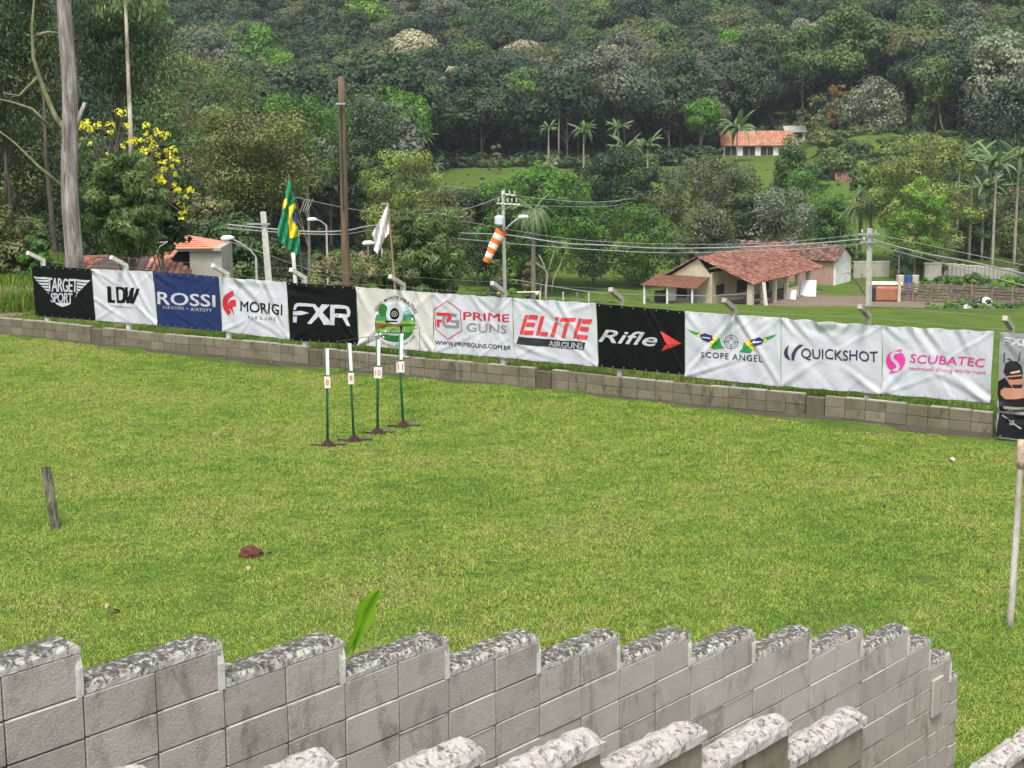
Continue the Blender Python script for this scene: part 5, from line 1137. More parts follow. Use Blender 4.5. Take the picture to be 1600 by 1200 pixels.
def farmhouse():
    C = gp(1176, 171); t = thing('farmhouse', 'long red tiled farmhouse with cream walls, porch and open veranda', 'house', C)
    P = lambda a, b, z: C - GD * a + UD * b + Vector((0, 0, z))
    he = at(1176.6, 444, 171).z - C.z; hp = he + 2.5; ap = 6.2; aw = 10.4; Lb = 18.
    z0 = -.9
    def wall(name, a0, a1, b0, b1, zb, zt, mat, th=.2, label=None):
        c = P((a0 + a1) / 2, (b0 + b1) / 2, (zb + zt) / 2); return bx(t, name, mat, c, (max(abs(a1 - a0), th), max(abs(b1 - b0), th), zt - zb), RH, label)
    wall('wall', 4.6, 4.8, .1, Lb, z0, he + .9, M_CREAM); wall('wall', 10.0, 10.2, .1, Lb, z0, he - .1, M_CREAM); wall('wall', 4.9, 9.9, Lb - .2, Lb, z0, he, M_CREAM)
    mb = MB(); f = [P(4.8, 0, z0), P(10.2, 0, z0), P(10.2, 0, he - .12), P(ap, 0, hp - .18), P(4.8, 0, he + .62)]; bk = [p + UD * .2 for p in f]
    mb.mesh(f + bk, [(0, 1, 2, 3, 4), (9, 8, 7, 6, 5)] + [(i, (i + 1) % 5, (i + 1) % 5 + 5, i + 5) for i in range(5)]); part(mb, 'gable_wall', M_CREAM, t)
    mb = MB(); mb.poly([P(-.35, -.4, he), P(ap, -.4, hp), P(ap, Lb, hp), P(-.35, Lb, he)]); mb.poly([P(ap, -.4, hp), P(aw + .4, -.4, he - .1), P(aw + .4, Lb, he - .1), P(ap, Lb, hp)]); part(mb, 'roof', M_TILED, t)
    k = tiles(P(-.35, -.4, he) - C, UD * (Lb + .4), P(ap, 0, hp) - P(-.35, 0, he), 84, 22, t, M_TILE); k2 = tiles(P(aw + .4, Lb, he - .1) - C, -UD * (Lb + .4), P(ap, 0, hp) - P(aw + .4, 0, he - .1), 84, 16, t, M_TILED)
    mb = MB(); mb.tube([P(ap, -.5, hp + .08), P(ap, Lb, hp + .08)], .13, 8); part(mb, 'ridge', M_TILED, t)
    for b, w in ((0, .55), (2.9, .4), (5.8, .35), (8.8, .4), (11.6, .4), (14.6, .45)): wall('pillar', -.0, -.0 + w, b, b + w, z0 if b else z0 - .2, he - .05, M_CREAM)
    wall('half_wall', .05, .25, 9.2, 11.5, z0, .95, M_CREAM); wall('window_opening', 4.5, 4.58, 6, 8.4, .5, 1.8, M_SHADOW, .05); wall('window_opening', 4.5, 4.58, 1.0, 2.8, .8, 1.8, M_SHADOW, .05)
    wall('window_opening', 4.5, 4.58, 12.5, 14, 0, 2, M_SHADOW, .05)
    wall('veranda_floor', .0, 4.6, .3, Lb, z0 - .1, -.25, plain('earth_floor', (.30, .25, .2), .95)); wall('rail', .1, .2, 3.3, 5.8, .25, .35, M_PLANK, .06); wall('rail', .1, .2, .6, 2.9, .45, .6, M_PLANK, .06); wall('rail', .1, .2, .6, 2.9, -.1, .05, M_PLANK, .06)
    # porch on the gable end
    wall('porch_floor', 5.0, 10.7, -3.2, -.02, z0 - .5, -.15, plain('porch_slab', (.38, .35, .3), .9))
    mb = MB(); q = [P(4.6, -3.5, he - .35), P(11.1, -3.5, he - .35), P(10.9, -.05, he + .42), P(4.9, -.05, he + .42)]; mb.mesh(q + [p - Vector((0, 0, .07)) for p in q], [(0, 1, 2, 3), (7, 6, 5, 4), (0, 4, 5, 1), (1, 5, 6, 2), (2, 6, 7, 3), (3, 7, 4, 0)])
    for k in range(22):
        a = 4.8 + .29 * k; mb.tube([P(a, -3.5, he - .335), P(a, -.05, he + .435)], .035, 5)
    part(mb, 'porch_roof', M_RUST, t)
    for a in (5.1, 8.0, 10.7): wall('porch_post', a, a + .16, -3.3, -3.14, -.15, he - .4, M_WPLAS, .16)
    wall('door', 6.3, 7.2, -.06, -.01, -.15, 1.75, M_DOOR, .05); wall('window', 7.5, 8.6, -.06, -.01, .45, 1.6, M_SHADOW, .05); wall('window', 8.9, 9.8, -.06, -.01, .3, 1.6, M_SHADOW, .05)
    # annex with the whitewashed gable
    A = gp(1306, 190); t2 = thing('farm_annex', 'whitewashed gable annex of pink brick joined to the farmhouse end', 'outbuilding', A); Q = lambda a, b, z: A - GD * a + UD * b + Vector((0, 0, z)); h = at(1306, 407, 190).z - A.z; w = 4.6; zb = -1
    mb = MB(); f = [Q(0, 0, zb), Q(0, w, zb), Q(0, w, h), Q(0, w / 2, h + 1.35), Q(0, 0, h)]; bk = [p - GD * .2 for p in f]; mb.mesh(f + bk, [(0, 1, 2, 3, 4), (9, 8, 7, 6, 5)] + [(i, (i + 1) % 5, (i + 1) % 5 + 5, i + 5) for i in range(5)]); part(mb, 'gable_wall', M_WPLAS, t2)
    mb = MB(); mb.box(Q(3.2, .1, (h + zb) / 2), (6.0, .2, h - zb), RH); mb.box(Q(3.2, w - .1, (h + zb) / 2), (6.0, .2, h - zb), RH); part(mb, 'wall', M_BRICKP, t2)
    mb = MB(); mb.box(Q(-.04, w * .62, .45), (.03, 1.6, 1.6), RH); part(mb, 'shutter', M_WPLAS, t2)
    La = 15.; mb = MB(); mb.poly([Q(-.4, -.4, h - .1), Q(La, -.4, h - .1), Q(La, w / 2, h + 1.5), Q(-.4, w / 2, h + 1.5)]); mb.poly([Q(-.4, w / 2, h + 1.5), Q(La, w / 2, h + 1.5), Q(La, w + .4, h - .1), Q(-.4, w + .4, h - .1)]); part(mb, 'roof', M_TILED, t2)
    tiles(Q(La, -.4, h - .1) - A, GD * (La + .4), Q(0, w / 2, h + 1.5) - Q(0, -.4, h - .1), 66, 9, t2, M_TILED)
    def extra(nm, lab, cat, px, Y, dims, mat, rz=0, tilt=0, dz=0, color=None):
        g = gp(px, Y, dz); o = MB(); R = Matrix.Rotation(rz, 3, 'Z') @ Matrix.Rotation(tilt, 3, 'X'); o.bevbox(R @ Vector((0, 0, dims[2] / 2)), dims, min(dims) * .15, R); b = o.build(nm, mat); b.location = g; tag(b, lab, cat); return b
    extra('leaning_sheet', 'large white panel leaning against the veranda by the annex', 'panel', 1264, 182, (1.7, .06, 1.9), M_WHITE, -.2, -.5); extra('leaning_board', 'small white board leaning by the cream half wall', 'board', 1240, 179, (.7, .05, 1.1), M_WHITE, -.4, -.3)
    extra('grey_plank', 'long grey plank propped against the front corner pillar', 'plank', 1199, 170.5, (.35, .06, 2.6), M_CONC, .2, -.35); extra('white_cloth', 'white cloth hanging in the farmhouse porch', 'cloth', 1050, 175, (.9, .3, 1.9), M_WHITE, .1, 0, .35)
    extra('dark_grill', 'dark box shaped stove in the farmhouse porch beside the hanging cloth', 'stove', 1033, 175.5, (1.3, .7, 1.2), M_DARK, .1, 0, .2)
    extra('water_tank', 'rusty orange box tank beside the corral gate', 'tank', 1388, 176, (2.7, 1.3, 1.6), plain('rust_tank', (.36, .14, .08), .8, .2, 2), -.1); extra('tank_cover', 'pale boards stacked on top of the rusty tank', 'boards', 1384, 176.5, (3.6, 1.5, .2), M_WPLAS, -.12, 0, 1.75)
    extra('dark_drum', 'dark upright drum between the wire pole and the rusty tank', 'drum', 1367, 176, (.9, .9, 1.6), M_DARK)
    for k, (px, m, lb, ct) in enumerate(((1408, M_CREAM, 'pale plastic barrel nearest the corral post', 'barrel'), (1421, plain('blue_barrel', (.03, .08, .30), .5), 'blue barrel between two pale barrels', 'barrel'), (1431, M_CREAM, 'pale yellow barrel at the far end of the barrel row', 'barrel'))):
        g = gp(px, 182); mb = MB(); mb.tube([(0, 0, 0), (0, 0, .08), (0, 0, .9), (0, 0, 1.0)], [.42, .46, .46, .40], 14); mb.tube([(0, 0, 1.04), (0, 0, 1.95)], [.44, .44], 14); b = mb.build('barrel', m, smooth=False); b.location = g + Vector((0, 0, .2)); tag(b, lb, ct)
farmhouse()
def simple_house(name, label, cat, px0, px1, ybase, yeave, yridge, Y, mat, roofm, nwin, winm=M_SHADOW, depth=6., rot=0., tl=(60, 9), base_wall=.9, porch=False):
    a = at(px0, ybase, Y); b = at(px1, ybase, Y); c = (a + b) / 2; w = (b - a).length; h = at(px0, yeave, Y).z - a.z; hr = at(px0, yridge, Y).z - a.z
    g = Vector((c.x, Y, a.z)); t = thing(name, label, cat, g); R = Matrix.Rotation(rot, 3, 'Z'); L = lambda x, y, z: g + R @ Vector((x, y, z))
    bx(t, 'wall', mat, L(0, depth / 2, h / 2 - 1), (w, depth, h + 2), R)
    mb = MB(); mb.poly([L(-w / 2 - .4, -.7, h), L(w / 2 + .4, -.7, h), L(w / 2 + .4, depth / 2, hr), L(-w / 2 - .4, depth / 2, hr)]); mb.poly([L(-w / 2 - .4, depth / 2, hr), L(w / 2 + .4, depth / 2, hr), L(w / 2 + .4, depth + .7, h), L(-w / 2 - .4, depth + .7, h)])
    mb.poly([L(-w / 2, -.0, h), L(-w / 2, depth, h), L(-w / 2, depth / 2, hr)]); mb.poly([L(w / 2, 0, h), L(w / 2, depth, h), L(w / 2, depth / 2, hr)]); part(mb, 'roof', roofm, t)
    tiles(R @ Vector((-w / 2 - .4, -.7, h)), R @ Vector((w + .8, 0, 0)), R @ Vector((0, depth / 2 + .7, hr - h)), tl[0], tl[1], t, roofm)
    for k in range(nwin):
        x = -w / 2 + w * (k + .5) / nwin; ww = w / nwin * .68; mb = MB(); mb.box(L(x, -.03, h * .66), (ww, .05, h * .56), R); o = part(mb, 'window', winm, t)
        mb = MB(); mb.box(L(x, -.09, h * .32), (ww + .2, .12, .1), R); mb.box(L(x, -.075, h * .6), (.08, .04, h * .52), R); s = part(mb, 'frame', M_WPLAS, t)
    return t
simple_house('hillside_house', 'long white hillside house with orange tiled roof and four dark windows', 'house', 1128, 1240, 252, 228, 206, 374, M_WPLAS, M_TILEO, 4, tl=(60, 8))
simple_house('hillside_hut', 'small white hut with grey roof behind the orange roofed house', 'hut', 1228, 1258, 222, 207, 198, 386, M_WPLAS, M_CONC, 1, depth=4, tl=(12, 3))
simple_house('open_shed', 'small rusty roofed open shed above the green pasture', 'shed', 1308, 1346, 305, 286, 270, 296, M_SHADOW, M_TILED, 1, depth=4, rot=-.1, tl=(22, 6))
simple_house('pink_cottage', 'pink cottage half hidden behind the royal palms', 'cottage', 1576, 1640, 322, 303, 294, 262, plain('pink_plaster', (.55, .28, .22), .9), M_TILED, 1, depth=5, tl=(22, 4))
simple_house('pale_bungalow', 'pale low building glimpsed under the olive grey tree', 'bungalow', 1125, 1172, 347, 336, 332, 242, M_WPLAS, M_CONC, 2, depth=4, tl=(16, 3))
0 and simple_house('brick_hut', 'small red brick hut behind the gum sapling', 'hut', 726, 760, 446, 410, 402, 100, plain('red_brick', (.38, .12, .07), .9, .2, 3), M_TILED, 1, depth=2.5, tl=(12, 4))
# two sheds behind the first banners
def sheds():
    Y = 61; a = at(238, 452, Y); g = Vector((a.x, Y, a.z - 1)); t = thing('tiled_shed', 'low shed roof of mossy clay tiles peeking above the LDW and ROSSI banners', 'shed', g)
    pk = at(243, 397, Y + 1.5); rl = at(120, 403, Y + 2.2); er = at(300, 431, Y - .5); el = at(100, 431, Y - 1.2); er2 = at(318, 436, Y + 3)
    mb = MB(); mb.poly([el, er, pk, rl]); mb.poly([er, er2, pk]); part(mb, 'roof', M_TILED, t)
    U = er - el; tiles(el + Vector((0, 0, .02)) - g, Vector((pk.x - el.x + .3, pk.y - el.y, 0)) * 1.0 + Vector((0, 0, 0)), Vector((0, (pk.y - el.y) * 1.0, rl.z - el.z)), 24, 7, t, M_TILEN, lift=.05)
    # tiles over the hip on the near corner
    r = random.Random(4); mb = MB(); N = Vector((0, -.5, .86))
    for j in range(7):
        v = j / 7.; A = er.lerp(pk, v); B = el.lerp(rl, v); x0 = pk.x - .1; n = max(1, int((A.x - x0) / .22))
        for i in range(n):
            o = Vector((x0 + .22 * i, A.y, A.z + .03)); mb.mesh([o, o + Vector((.05, 0, .07)), o + Vector((.16, 0, .07)), o + Vector((.21, 0, 0)), o + Vector((0, .5, .12)), o + Vector((.05, .5, .18)), o + Vector((.16, .5, .18)), o + Vector((.21, .5, .12))], [(0, 1, 5, 4), (1, 2, 6, 5), (2, 3, 7, 6), (0, 3, 2, 1)])
    o = part(mb, 'roof_tiles', M_TILEN, t); o['kind'] = 'stuff'; ta = o.data.attributes.new('tint', 'FLOAT', 'POINT'); nv_ = len(o.data.vertices); ta.data.foreach_set('value', np.repeat(np.random.default_rng(2).random(nv_ // 8 + 1), 8)[:nv_].astype('f'))
    mb = MB(); mb.tube([rl, pk, er], .07, 7); part(mb, 'ridge', M_TILEN, t)
    bx(t, 'wall', M_BLOCKW, (g.x + .5, Y + 1.5, g.z - .4), (4.2, 2.4, 2.6))
    Y = 66; c0 = at(297, 398, Y); g = Vector((c0.x, Y, c0.z - 2.6)); t = thing('block_shed', 'grey block shed with a salmon orange pyramid roof behind the ROSSI banner', 'shed', g)
    x0, x1 = at(250, 395, Y).x, at(346, 395, Y).x; zt = at(300, 392, Y).z; zb = zt - 3
    bx(t, 'wall', M_BLOCKW, ((at(296, 395, Y).x + x1) / 2, Y + 1.3, (zt + zb) / 2), (x1 - at(296, 395, Y).x, 2.6, zt - zb)); bx(t, 'opening', M_SHADOW, ((at(296, 395, Y).x + x0) / 2, Y + 1.6, (zt + zb) / 2 - .1), (at(296, 395, Y).x - x0 - .02, 2.0, zt - zb - .2))
    bx(t, 'lintel', M_BLOCKW, ((x0 + x1) / 2, Y + 1.2, zt + .06), (x1 - x0, 2.7, .12))
    pk = at(291, 367, Y + 1.3); e = [Vector((at(249, 384, Y).x, Y - .25, zt + .12)), Vector((at(334, 390, Y).x, Y - .25, zt + .12)), Vector((at(334, 390, Y).x, Y + 2.7, zt + .12)), Vector((at(249, 384, Y).x, Y + 2.7, zt + .12))]
    mb = MB(); [mb.poly([e[k], e[(k + 1) % 4], pk]) for k in range(4)]; part(mb, 'roof', plain('salmon_roof', (.62, .24, .15), .85, .15, 4), t)
    mb = MB()
    for j in range(1, 7):
        v = j / 7.; A = e[0].lerp(pk, v); B = e[1].lerp(pk, v); mb.tube([A + Vector((0, -.02, .02)), B + Vector((0, -.02, .02))], .018, 5, cap=False)
    o = part(mb, 'tile_courses', plain('salmon_roof', (.62, .24, .15)), t); o['kind'] = 'stuff'
    mb = MB()
    for k, q in enumerate([[(238, 382), (248, 379), (262, 378)], [(244, 397), (250, 385), (262, 378)], [(236, 380), (232, 386)]]): mb.tube([at(x, y, 59) - at(250, 400, 59) for x, y in q], .025, 6, cap=False)
    o = mb.build('bent_pipe', M_CONC); o.location = at(250, 400, 59); tag(o, 'pale bent pipes sticking up beside the tiled shed peak', 'pipe')
sheds()

# ------------------------------------------------------------------ corral, stone wall and yard things
def corral():
    t = thing('corral', 'weathered plank corral fence across the farmyard edge', 'corral', gp(1500, 168)); r = random.Random(8)
    def run(pxs, Ys, h, rows):
        n = len(pxs) - 1
        for i in range(n):
            A, B = gp(pxs[i], Ys[i]), gp(pxs[i + 1], Ys[i + 1]); L = (B - A).length; d = (B - A).normalized(); R = Matrix(((d.x, -d.y, 0), (d.y, d.x, 0), (d.z, 0, 1)))
            for k in range(rows):
                z = .12 + h * (k + .5) / rows + r.uniform(-.03, .03); mb = MB(); mb.box((A + B) / 2 + Vector((0, r.uniform(-.06, .06), z)), (L * r.uniform(.96, 1.04), .07, h / rows * r.uniform(.6, .85)), R @ Matrix.Rotation(r.uniform(-.015, .015), 3, 'Y')); part(mb, 'plank', M_PLANK, t)
            mb = MB(); mb.box(A + Vector((0, -.1, h / 2 + .05)), (.2, .2, h + .4)); part(mb, 'post', M_PLANK, t)
    run([1402, 1428, 1457, 1488, 1520, 1552, 1584, 1616, 1650], [177, 176.2, 175, 174.5, 173, 171.5, 170, 168.5, 167], 1.8, 6)
    t = thing('corral', 'second plank run behind, along the top edge of the yard bank', 'corral', gp(1540, 180)); run([1475, 1510, 1545, 1580, 1620], [184, 183, 182, 180, 178], 1.5, 4)
    for px, Y, h, lb, m in ((1407, 175, 2.9, 'pale timber gate post in front of the barrels', M_CREAM), (1405, 178, 4.8, 'thin tall grey stake rising behind the gate post', M_PLANK), (1348, 184, 2.2, 'short fence stake left of the wire pole', M_PLANK)):
        mb = MB(); mb.bevbox((0, 0, h / 2), (.32 if m is M_CREAM else .14, .3 if m is M_CREAM else .14, h), .03); o = mb.build('gate_post', m); o.location = gp(px, Y, -.1); tag(o, lb, 'post')
    t = thing('stone_wall', 'long low grey stone wall behind the corral and weeds', 'wall', gp(1520, 196)); n = 34
    for k in range(n):
        px = 1440 + k * 6.5; Y = 197 - k * .25; mb = MB(); mb.bevbox(gp(px, Y) + Vector((0, 0, .75)), (.56, .4, 2.1 + r.uniform(-.08, .08)), .06); part(mb, 'stone', M_BLOCKW, t)
    t = thing('stone_pillar', 'pale square pillar at the near end of the stone wall', 'pillar', gp(1458, 192)); bx(t, 'shaft', M_BLOCKW, gp(1458, 192) + Vector((0, 0, .8)), (1.9, .6, 2.7)); bx(t, 'coping', M_CONC, gp(1458, 192) + Vector((0, 0, 2.2)), (2.0, .7, .12))
    t = thing('rear_wall', 'dark old masonry wall between annex and rusty tank', 'wall', gp(1362, 196)); bx(t, 'masonry', M_BLOCKW, gp(1362, 196) + Vector((0, 0, .6)), (4.2, .3, 2.2)); bx(t, 'coping', M_CONC, gp(1362, 196) + Vector((0, 0, 1.75)), (4.3, .36, .1))
    # white and black crates
    for k, (px, Y, d, m, lb) in enumerate(((1512, 163, (.45, .3, .8), M_WHITE, 'white upright canister leftmost in the black and white junk'), (1520, 163, (.55, .5, .6), M_WHITE, 'small white tub before the black sacks'), (1534, 162.5, (.8, .15, .9), M_WHITE, 'white slatted crate front of the black sacks'), (1549, 162, (.8, .15, .9), M_CONC, 'grey slatted crate at the end of the junk pile'))):
        t = thing('crate', lb, 'crate' if k > 1 else 'tub', gp(px, Y), 'junk by the corral')
        if k < 2: mb = MB(); mb.tube([gp(px, Y), gp(px, Y) + Vector((0, 0, d[2]))], [d[0] / 2, d[0] / 2.2], 10); part(mb, 'body', m, t)
        else:
            for s in range(5): bx(t, 'slat', m, gp(px, Y) + Vector((-.4 + .2 * s, 0, .45)), (.07, .06, .9))
            bx(t, 'rail', m, gp(px, Y) + Vector((0, .035, .85)), (.9, .05, .08)); bx(t, 'rail', m, gp(px, Y) + Vector((0, .035, .1)), (.9, .05, .08))
    for k, (px, dz) in enumerate(((1525, 0), (1536, 0), (1547, 0), (1531, .55), (1543, .55))):
        bm = bmesh.new(); bmesh.ops.create_icosphere(bm, subdivisions=2, radius=.62)
        for v in bm.verts: v.co = Vector((v.co.x, v.co.y * .8, v.co.z * .72)) * (1 + .12 * math.sin(v.co.x * 7 + k) * math.cos(v.co.z * 6))
        me = bpy.data.meshes.new('sack'); bm.to_mesh(me); bm.free(); me.materials.append(M_DARK if k < 4 else M_WHITE); o = link(bpy.data.objects.new('sack', me)); o.location = gp(px, 163.6, .45 + dz)
        tag(o, ['black sack lowest, next to the canister', 'black sack lowest, behind the white crate', 'black sack lowest, behind the grey crate', 'black sack lying on the others', 'white sack lying on top'][k], 'sack', 'junk by the corral')
    # felled logs and rubble
    for k, (x0, x1, y, Y, rr, m, lb) in enumerate(((1422, 1478, 487, 150, .28, M_CONC, 'grey slab like log lying flat on the yard grass'), (1468, 1512, 497, 148, .33, BARKD, 'dark rotten log in the rubble heap'), (1458, 1500, 493, 149, .3, BARKD, 'dark short log behind the rotten one'), (1500, 1536, 502, 146, .14, M_CREAM, 'pale bare trunk piece beside the rubble'), (1523, 1536, 498, 146.4, .26, M_CREAM, 'short pale stump piece'))):
        mb = MB(); A = gp(x0, Y); B = gp(x1, Y + .8); mb.tube([Vector((0, 0, rr * .8)), (B - A) * .5 + Vector((0, .1, rr * .9)), (B - A) + Vector((0, 0, rr * .7))], [rr, rr * .9, rr * .7], 9, wob=.15); o = mb.build('log', m, smooth=True); o.location = A; tag(o, lb, 'log')
    for k, px in enumerate((1387, 1414)):
        g = gp(px, 156); t = thing('chicken', ['dark hen nearer the wire pole on the yard grass', 'dark hen farther from the wire pole on the yard grass'][k], 'hen', g, 'hens in the yard', [.3, 2.8][k])
        bm = bmesh.new(); bmesh.ops.create_uvsphere(bm, u_segments=12, v_segments=8, radius=.2)
        for v in bm.verts: v.co = Vector((v.co.x * 1.25, v.co.y * .8, v.co.z * .85 + .3 + max(0, v.co.x) * .5 + (max(0, -v.co.x - .1) * 1.2)))
        me = bpy.data.meshes.new('body'); bm.to_mesh(me); bm.free(); me.materials.append(M_DARK); link(bpy.data.objects.new('body', me), t)
        mb = MB(); mb.tube([(.18, 0, .42), (.26, 0, .56), (.32, 0, .6)], [.07, .05, .03], 8); o = mb.build('head', M_DARK, t); mb = MB(); mb.tube([(.02, .06, .2), (.03, .06, 0)], .012, 5); mb.tube([(.02, -.06, .2), (.03, -.06, 0)], .012, 5); mb.build('leg', M_CREAM, t)
    # dead dark branch by the wire pole
    bare('thin black dead branch arching beside the wire pole', [[(1357, 478), (1352, 462), (1342, 445), (1332, 432), (1325, 426), (1316, 428)], [(1342, 445), (1330, 440), (1318, 452)]], 120, .06, BARKD, 'dead_branch')
    for k, (px, Y, h) in enumerate([(1312, 225, 3.2), (1318, 243, 2.6), (1290, 232, 1.5), (1303, 214, 1.7), (1343, 240, 1.6), (1470, 215, 2.0), (1440, 205, 3.4), (1560, 225, 1.8), (1575, 232, 1.8), (1545, 224, 1.8), (880, 168, 2.0), (902, 168, 2.0), (920, 167, 2.0), (845, 170, 2.4), (820, 172, 2.6)]):
        mb = MB(); mb.bevbox((0, 0, h / 2), (.16, .16, h), .02); o = mb.build('field_post', M_PLANK if k % 2 else M_CONC); o.location = gp(px, Y, -.1)
        tag(o, ['tall white field stake under the open shed', 'field stake midway down the pasture', 'stake at the pasture edge by the bright tree', 'short stake near the silver leaved tree', 'stake beside the shaggy palms', 'stake right of the huge domed tree', 'tall stake by the stone pillar', 'middle stake of the far palm fence', 'end stake of the far palm fence', 'first stake of the far palm fence', 'stake beside the pale road, at its start', 'stake beside the pale road, in its middle', 'stake beside the pale road, at its end', 'stake by the leafless sapling', 'stake below the shaggy palm'][k], 'stake', 'stakes around the valley fields')
    # pale road strip and stony bank
    mb = MB(); A = [gp(852, 168), gp(905, 168), gp(945, 164), gp(960, 168), gp(905, 173), gp(852, 175)]
    mb.poly([p + Vector((0, 0, .45)) for p in A]); o = mb.build('road', plain('pale_road', (.52, .42, .38), .95, .15, 1)); struct(o)
    # pale goal frame
    g = gp(800, 118); t = thing('goal_frame', 'pale yellow goal frame standing behind the ELITE banner', 'goal', g); m = plain('faded_yellow', (.66, .62, .38), .7); a, b = at(765, 458, 118) - g, at(844, 456, 118) - g
    for nm_, P_ in (('crossbar', [a, b]), ('upright', [a, Vector((a.x, a.y, 0))]), ('upright', [b, Vector((b.x, b.y, 0))])):
        mb = MB(); mb.tube(P_, .06, 8); mb.build(nm_, m, t)
    b0 = at(839, 459, 117.8); bm = bmesh.new(); bmesh.ops.create_icosphere(bm, subdivisions=2, radius=.14); me = bpy.data.meshes.new('float'); bm.to_mesh(me); bm.free(); me.materials.append(m); o = link(bpy.data.objects.new('hanging_ball', me)); o.location = b0; tag(o, 'small pale ball hanging at the corner of the goal frame', 'ball')
    T_('small white blossoming bush by the ball crowned palm', 848, 874, 246, 272, 318, ('cream', 'brown'), n=24, dens=1400, frac=.25, name='bush', cat='bush', leaf=.4)
corral()

# ------------------------------------------------------------------ poles, wires, lamps
def pole(name, label, p0, p1, Y, r0, r1, mat, square=False, sink=6, cat='utility pole'):
    a, b = at(*p0, Y), at(*p1, Y); a0 = a + (a - b).normalized() * ((a.z - gz(a.x, a.y)) / max(.1, (b - a).normalized().z) + .3) if a.z > gz(a.x, a.y) else a
    t = thing(name, label, cat, a0); mb = MB(); n = 8
    P = [(b - a0) * (k / n) for k in range(n + 1)]
    if square: mb.tube(P, [r0 + (r1 - r0) * k / n for k in range(n + 1)], 4)
    else: mb.tube(P, [r0 + (r1 - r0) * k / n for k in range(n + 1)], 12, wob=.03)
    mb.build('pole', mat, t, not square); return t, a0
t, o = pole('wooden_pole', 'tall bare brown wooden pole behind the FXR banner', (541, 446), (533, 119), 53, .135, .10, M_WOODPOLE, cat='pole')
mb = MB(); mb.tube([at(537, 330, 52.8) - o, at(533, 190, 52.8) - o, at(532, 165, 52.8) - o], .02, 5); mb.build('cable', M_DARK, t); mb = MB(); mb.box(at(532, 162, 52.8) - o, (.3, .06, .05)); mb.build('bracket', M_METAL, t)
t, o = pole('utility_pole', 'square concrete wire pole in front of the rusty tank', (1357, 495), (1359, 357), 70, .15, .11, M_CONC, True)
for y, w in ((366, .9), (378, .7)):
    mb = MB(); mb.box(at(1357, y, 69.85) - o, (w, .08, .08)); mb.build('crossarm', M_METAL, t)
for x, y in ((1347, 364), (1368, 366), (1350, 376), (1367, 380)):
    mb = MB(); p = at(x, y, 69.7) - o; mb.tube([p, p + Vector((0, 0, .06)), p + Vector((0, 0, .16))], [.03, .045, .02], 8); mb.build('insulator', M_CONC, t)
t, o = pole('utility_pole', 'leaning whitish pole behind the MORIGI banner', (420, 440), (411, 331), 58, .12, .10, M_WHITEC, True)
mb = MB(); mb.box(at(404, 350, 57.9) - o, (.8, .06, .06)); mb.build('crossarm', M_METAL, t)
t, o = pole('white_stake', 'short white post under the Brazilian flag', (461, 434), (458, 395), 50, .06, .06, M_WHITEC, cat='post')
t, o = pole('utility_pole', 'grey utility pole with crossarms and transformer above the windsock', (789, 470), (786, 298), 88, .10, .08, M_CONC)
for a, b in (((776, 318), (812, 320)), ((785, 303), (806, 306))):
    mb = MB(); p, q = at(*a, 87.8) - o, at(*b, 87.8) - o; mb.tube([p, q], .05, 5); mb.build('crossarm', M_WHITEC, t)
for k in range(5):
    mb = MB(); p = at(779 + k * 7, 316, 87.7) - o; mb.tube([p, p + Vector((0, 0, .1)), p + Vector((0, 0, .22))], [.035, .05, .02], 7); mb.build('insulator', M_CONC, t)
for k in range(3):
    mb = MB(); p = at(788 + k * 8, 302 + k, 87.7) - o; mb.tube([p, p + Vector((0, 0, .2))], [.05, .03], 7); mb.build('insulator', M_CONC, t)
mb = MB(); p = at(780, 352, 87.5) - o; mb.tube([p, p + Vector((0, 0, .08)), p + Vector((0, 0, .42)), p + Vector((0, 0, .5))], [.2, .25, .25, .16], 14); mb.build('transformer', plain('pale_grey_paint', (.62, .64, .66), .5), t); 
mb = MB(); mb.tube([at(782, 338, 87.6) - o, at(785, 328, 87.6) - o, at(800, 322, 87.6) - o], .02, 5); mb.tube([at(778, 340, 87.6) - o, at(779, 332, 87.6) - o], .04, 6); mb.build('bushing', M_METAL, t)
for lb, arm, head, Y in (('grey street lamp on a long bent arm above the block shed', [(400, 402), (392, 392), (376, 380), (362, 373)], (356, 372), 68), ('small street lamp behind the wooden pole', [(510, 352), (500, 345), (492, 343)], (488, 343), 90), ('street lamp beside the pale pink flag', [(597, 390), (592, 383), (583, 380)], (576, 380), 74), ('street lamp on a slanted arm beside the transformer', [(790, 358), (800, 348), (812, 340)], (818, 339), 87)):
    A = at(*arm[0], Y); g = Vector((A.x, A.y, gz(A.x, A.y))); t = thing('street_lamp', lb, 'street lamp', g, 'street lamps beyond the fence'); mb = MB(); mb.tube([(0, 0, 0), A - g], [.07, .05], 8); mb.build('post', M_CONC, t) if 'transformer' not in lb else None
    mb = MB(); mb.tube([at(*p, Y) - g for p in arm], .035, 7); mb.build('arm', M_METAL, t); h = at(*head, Y) - g; mb = MB(); mb.tube([h - Vector((.28, 0, .02)), h - Vector((.18, 0, 0)), h + Vector((.1, 0, .02)), h + Vector((.26, 0, 0))], [.05, .11, .1, .05], 10); mb.build('lamp_head', M_WHITE, t, True)
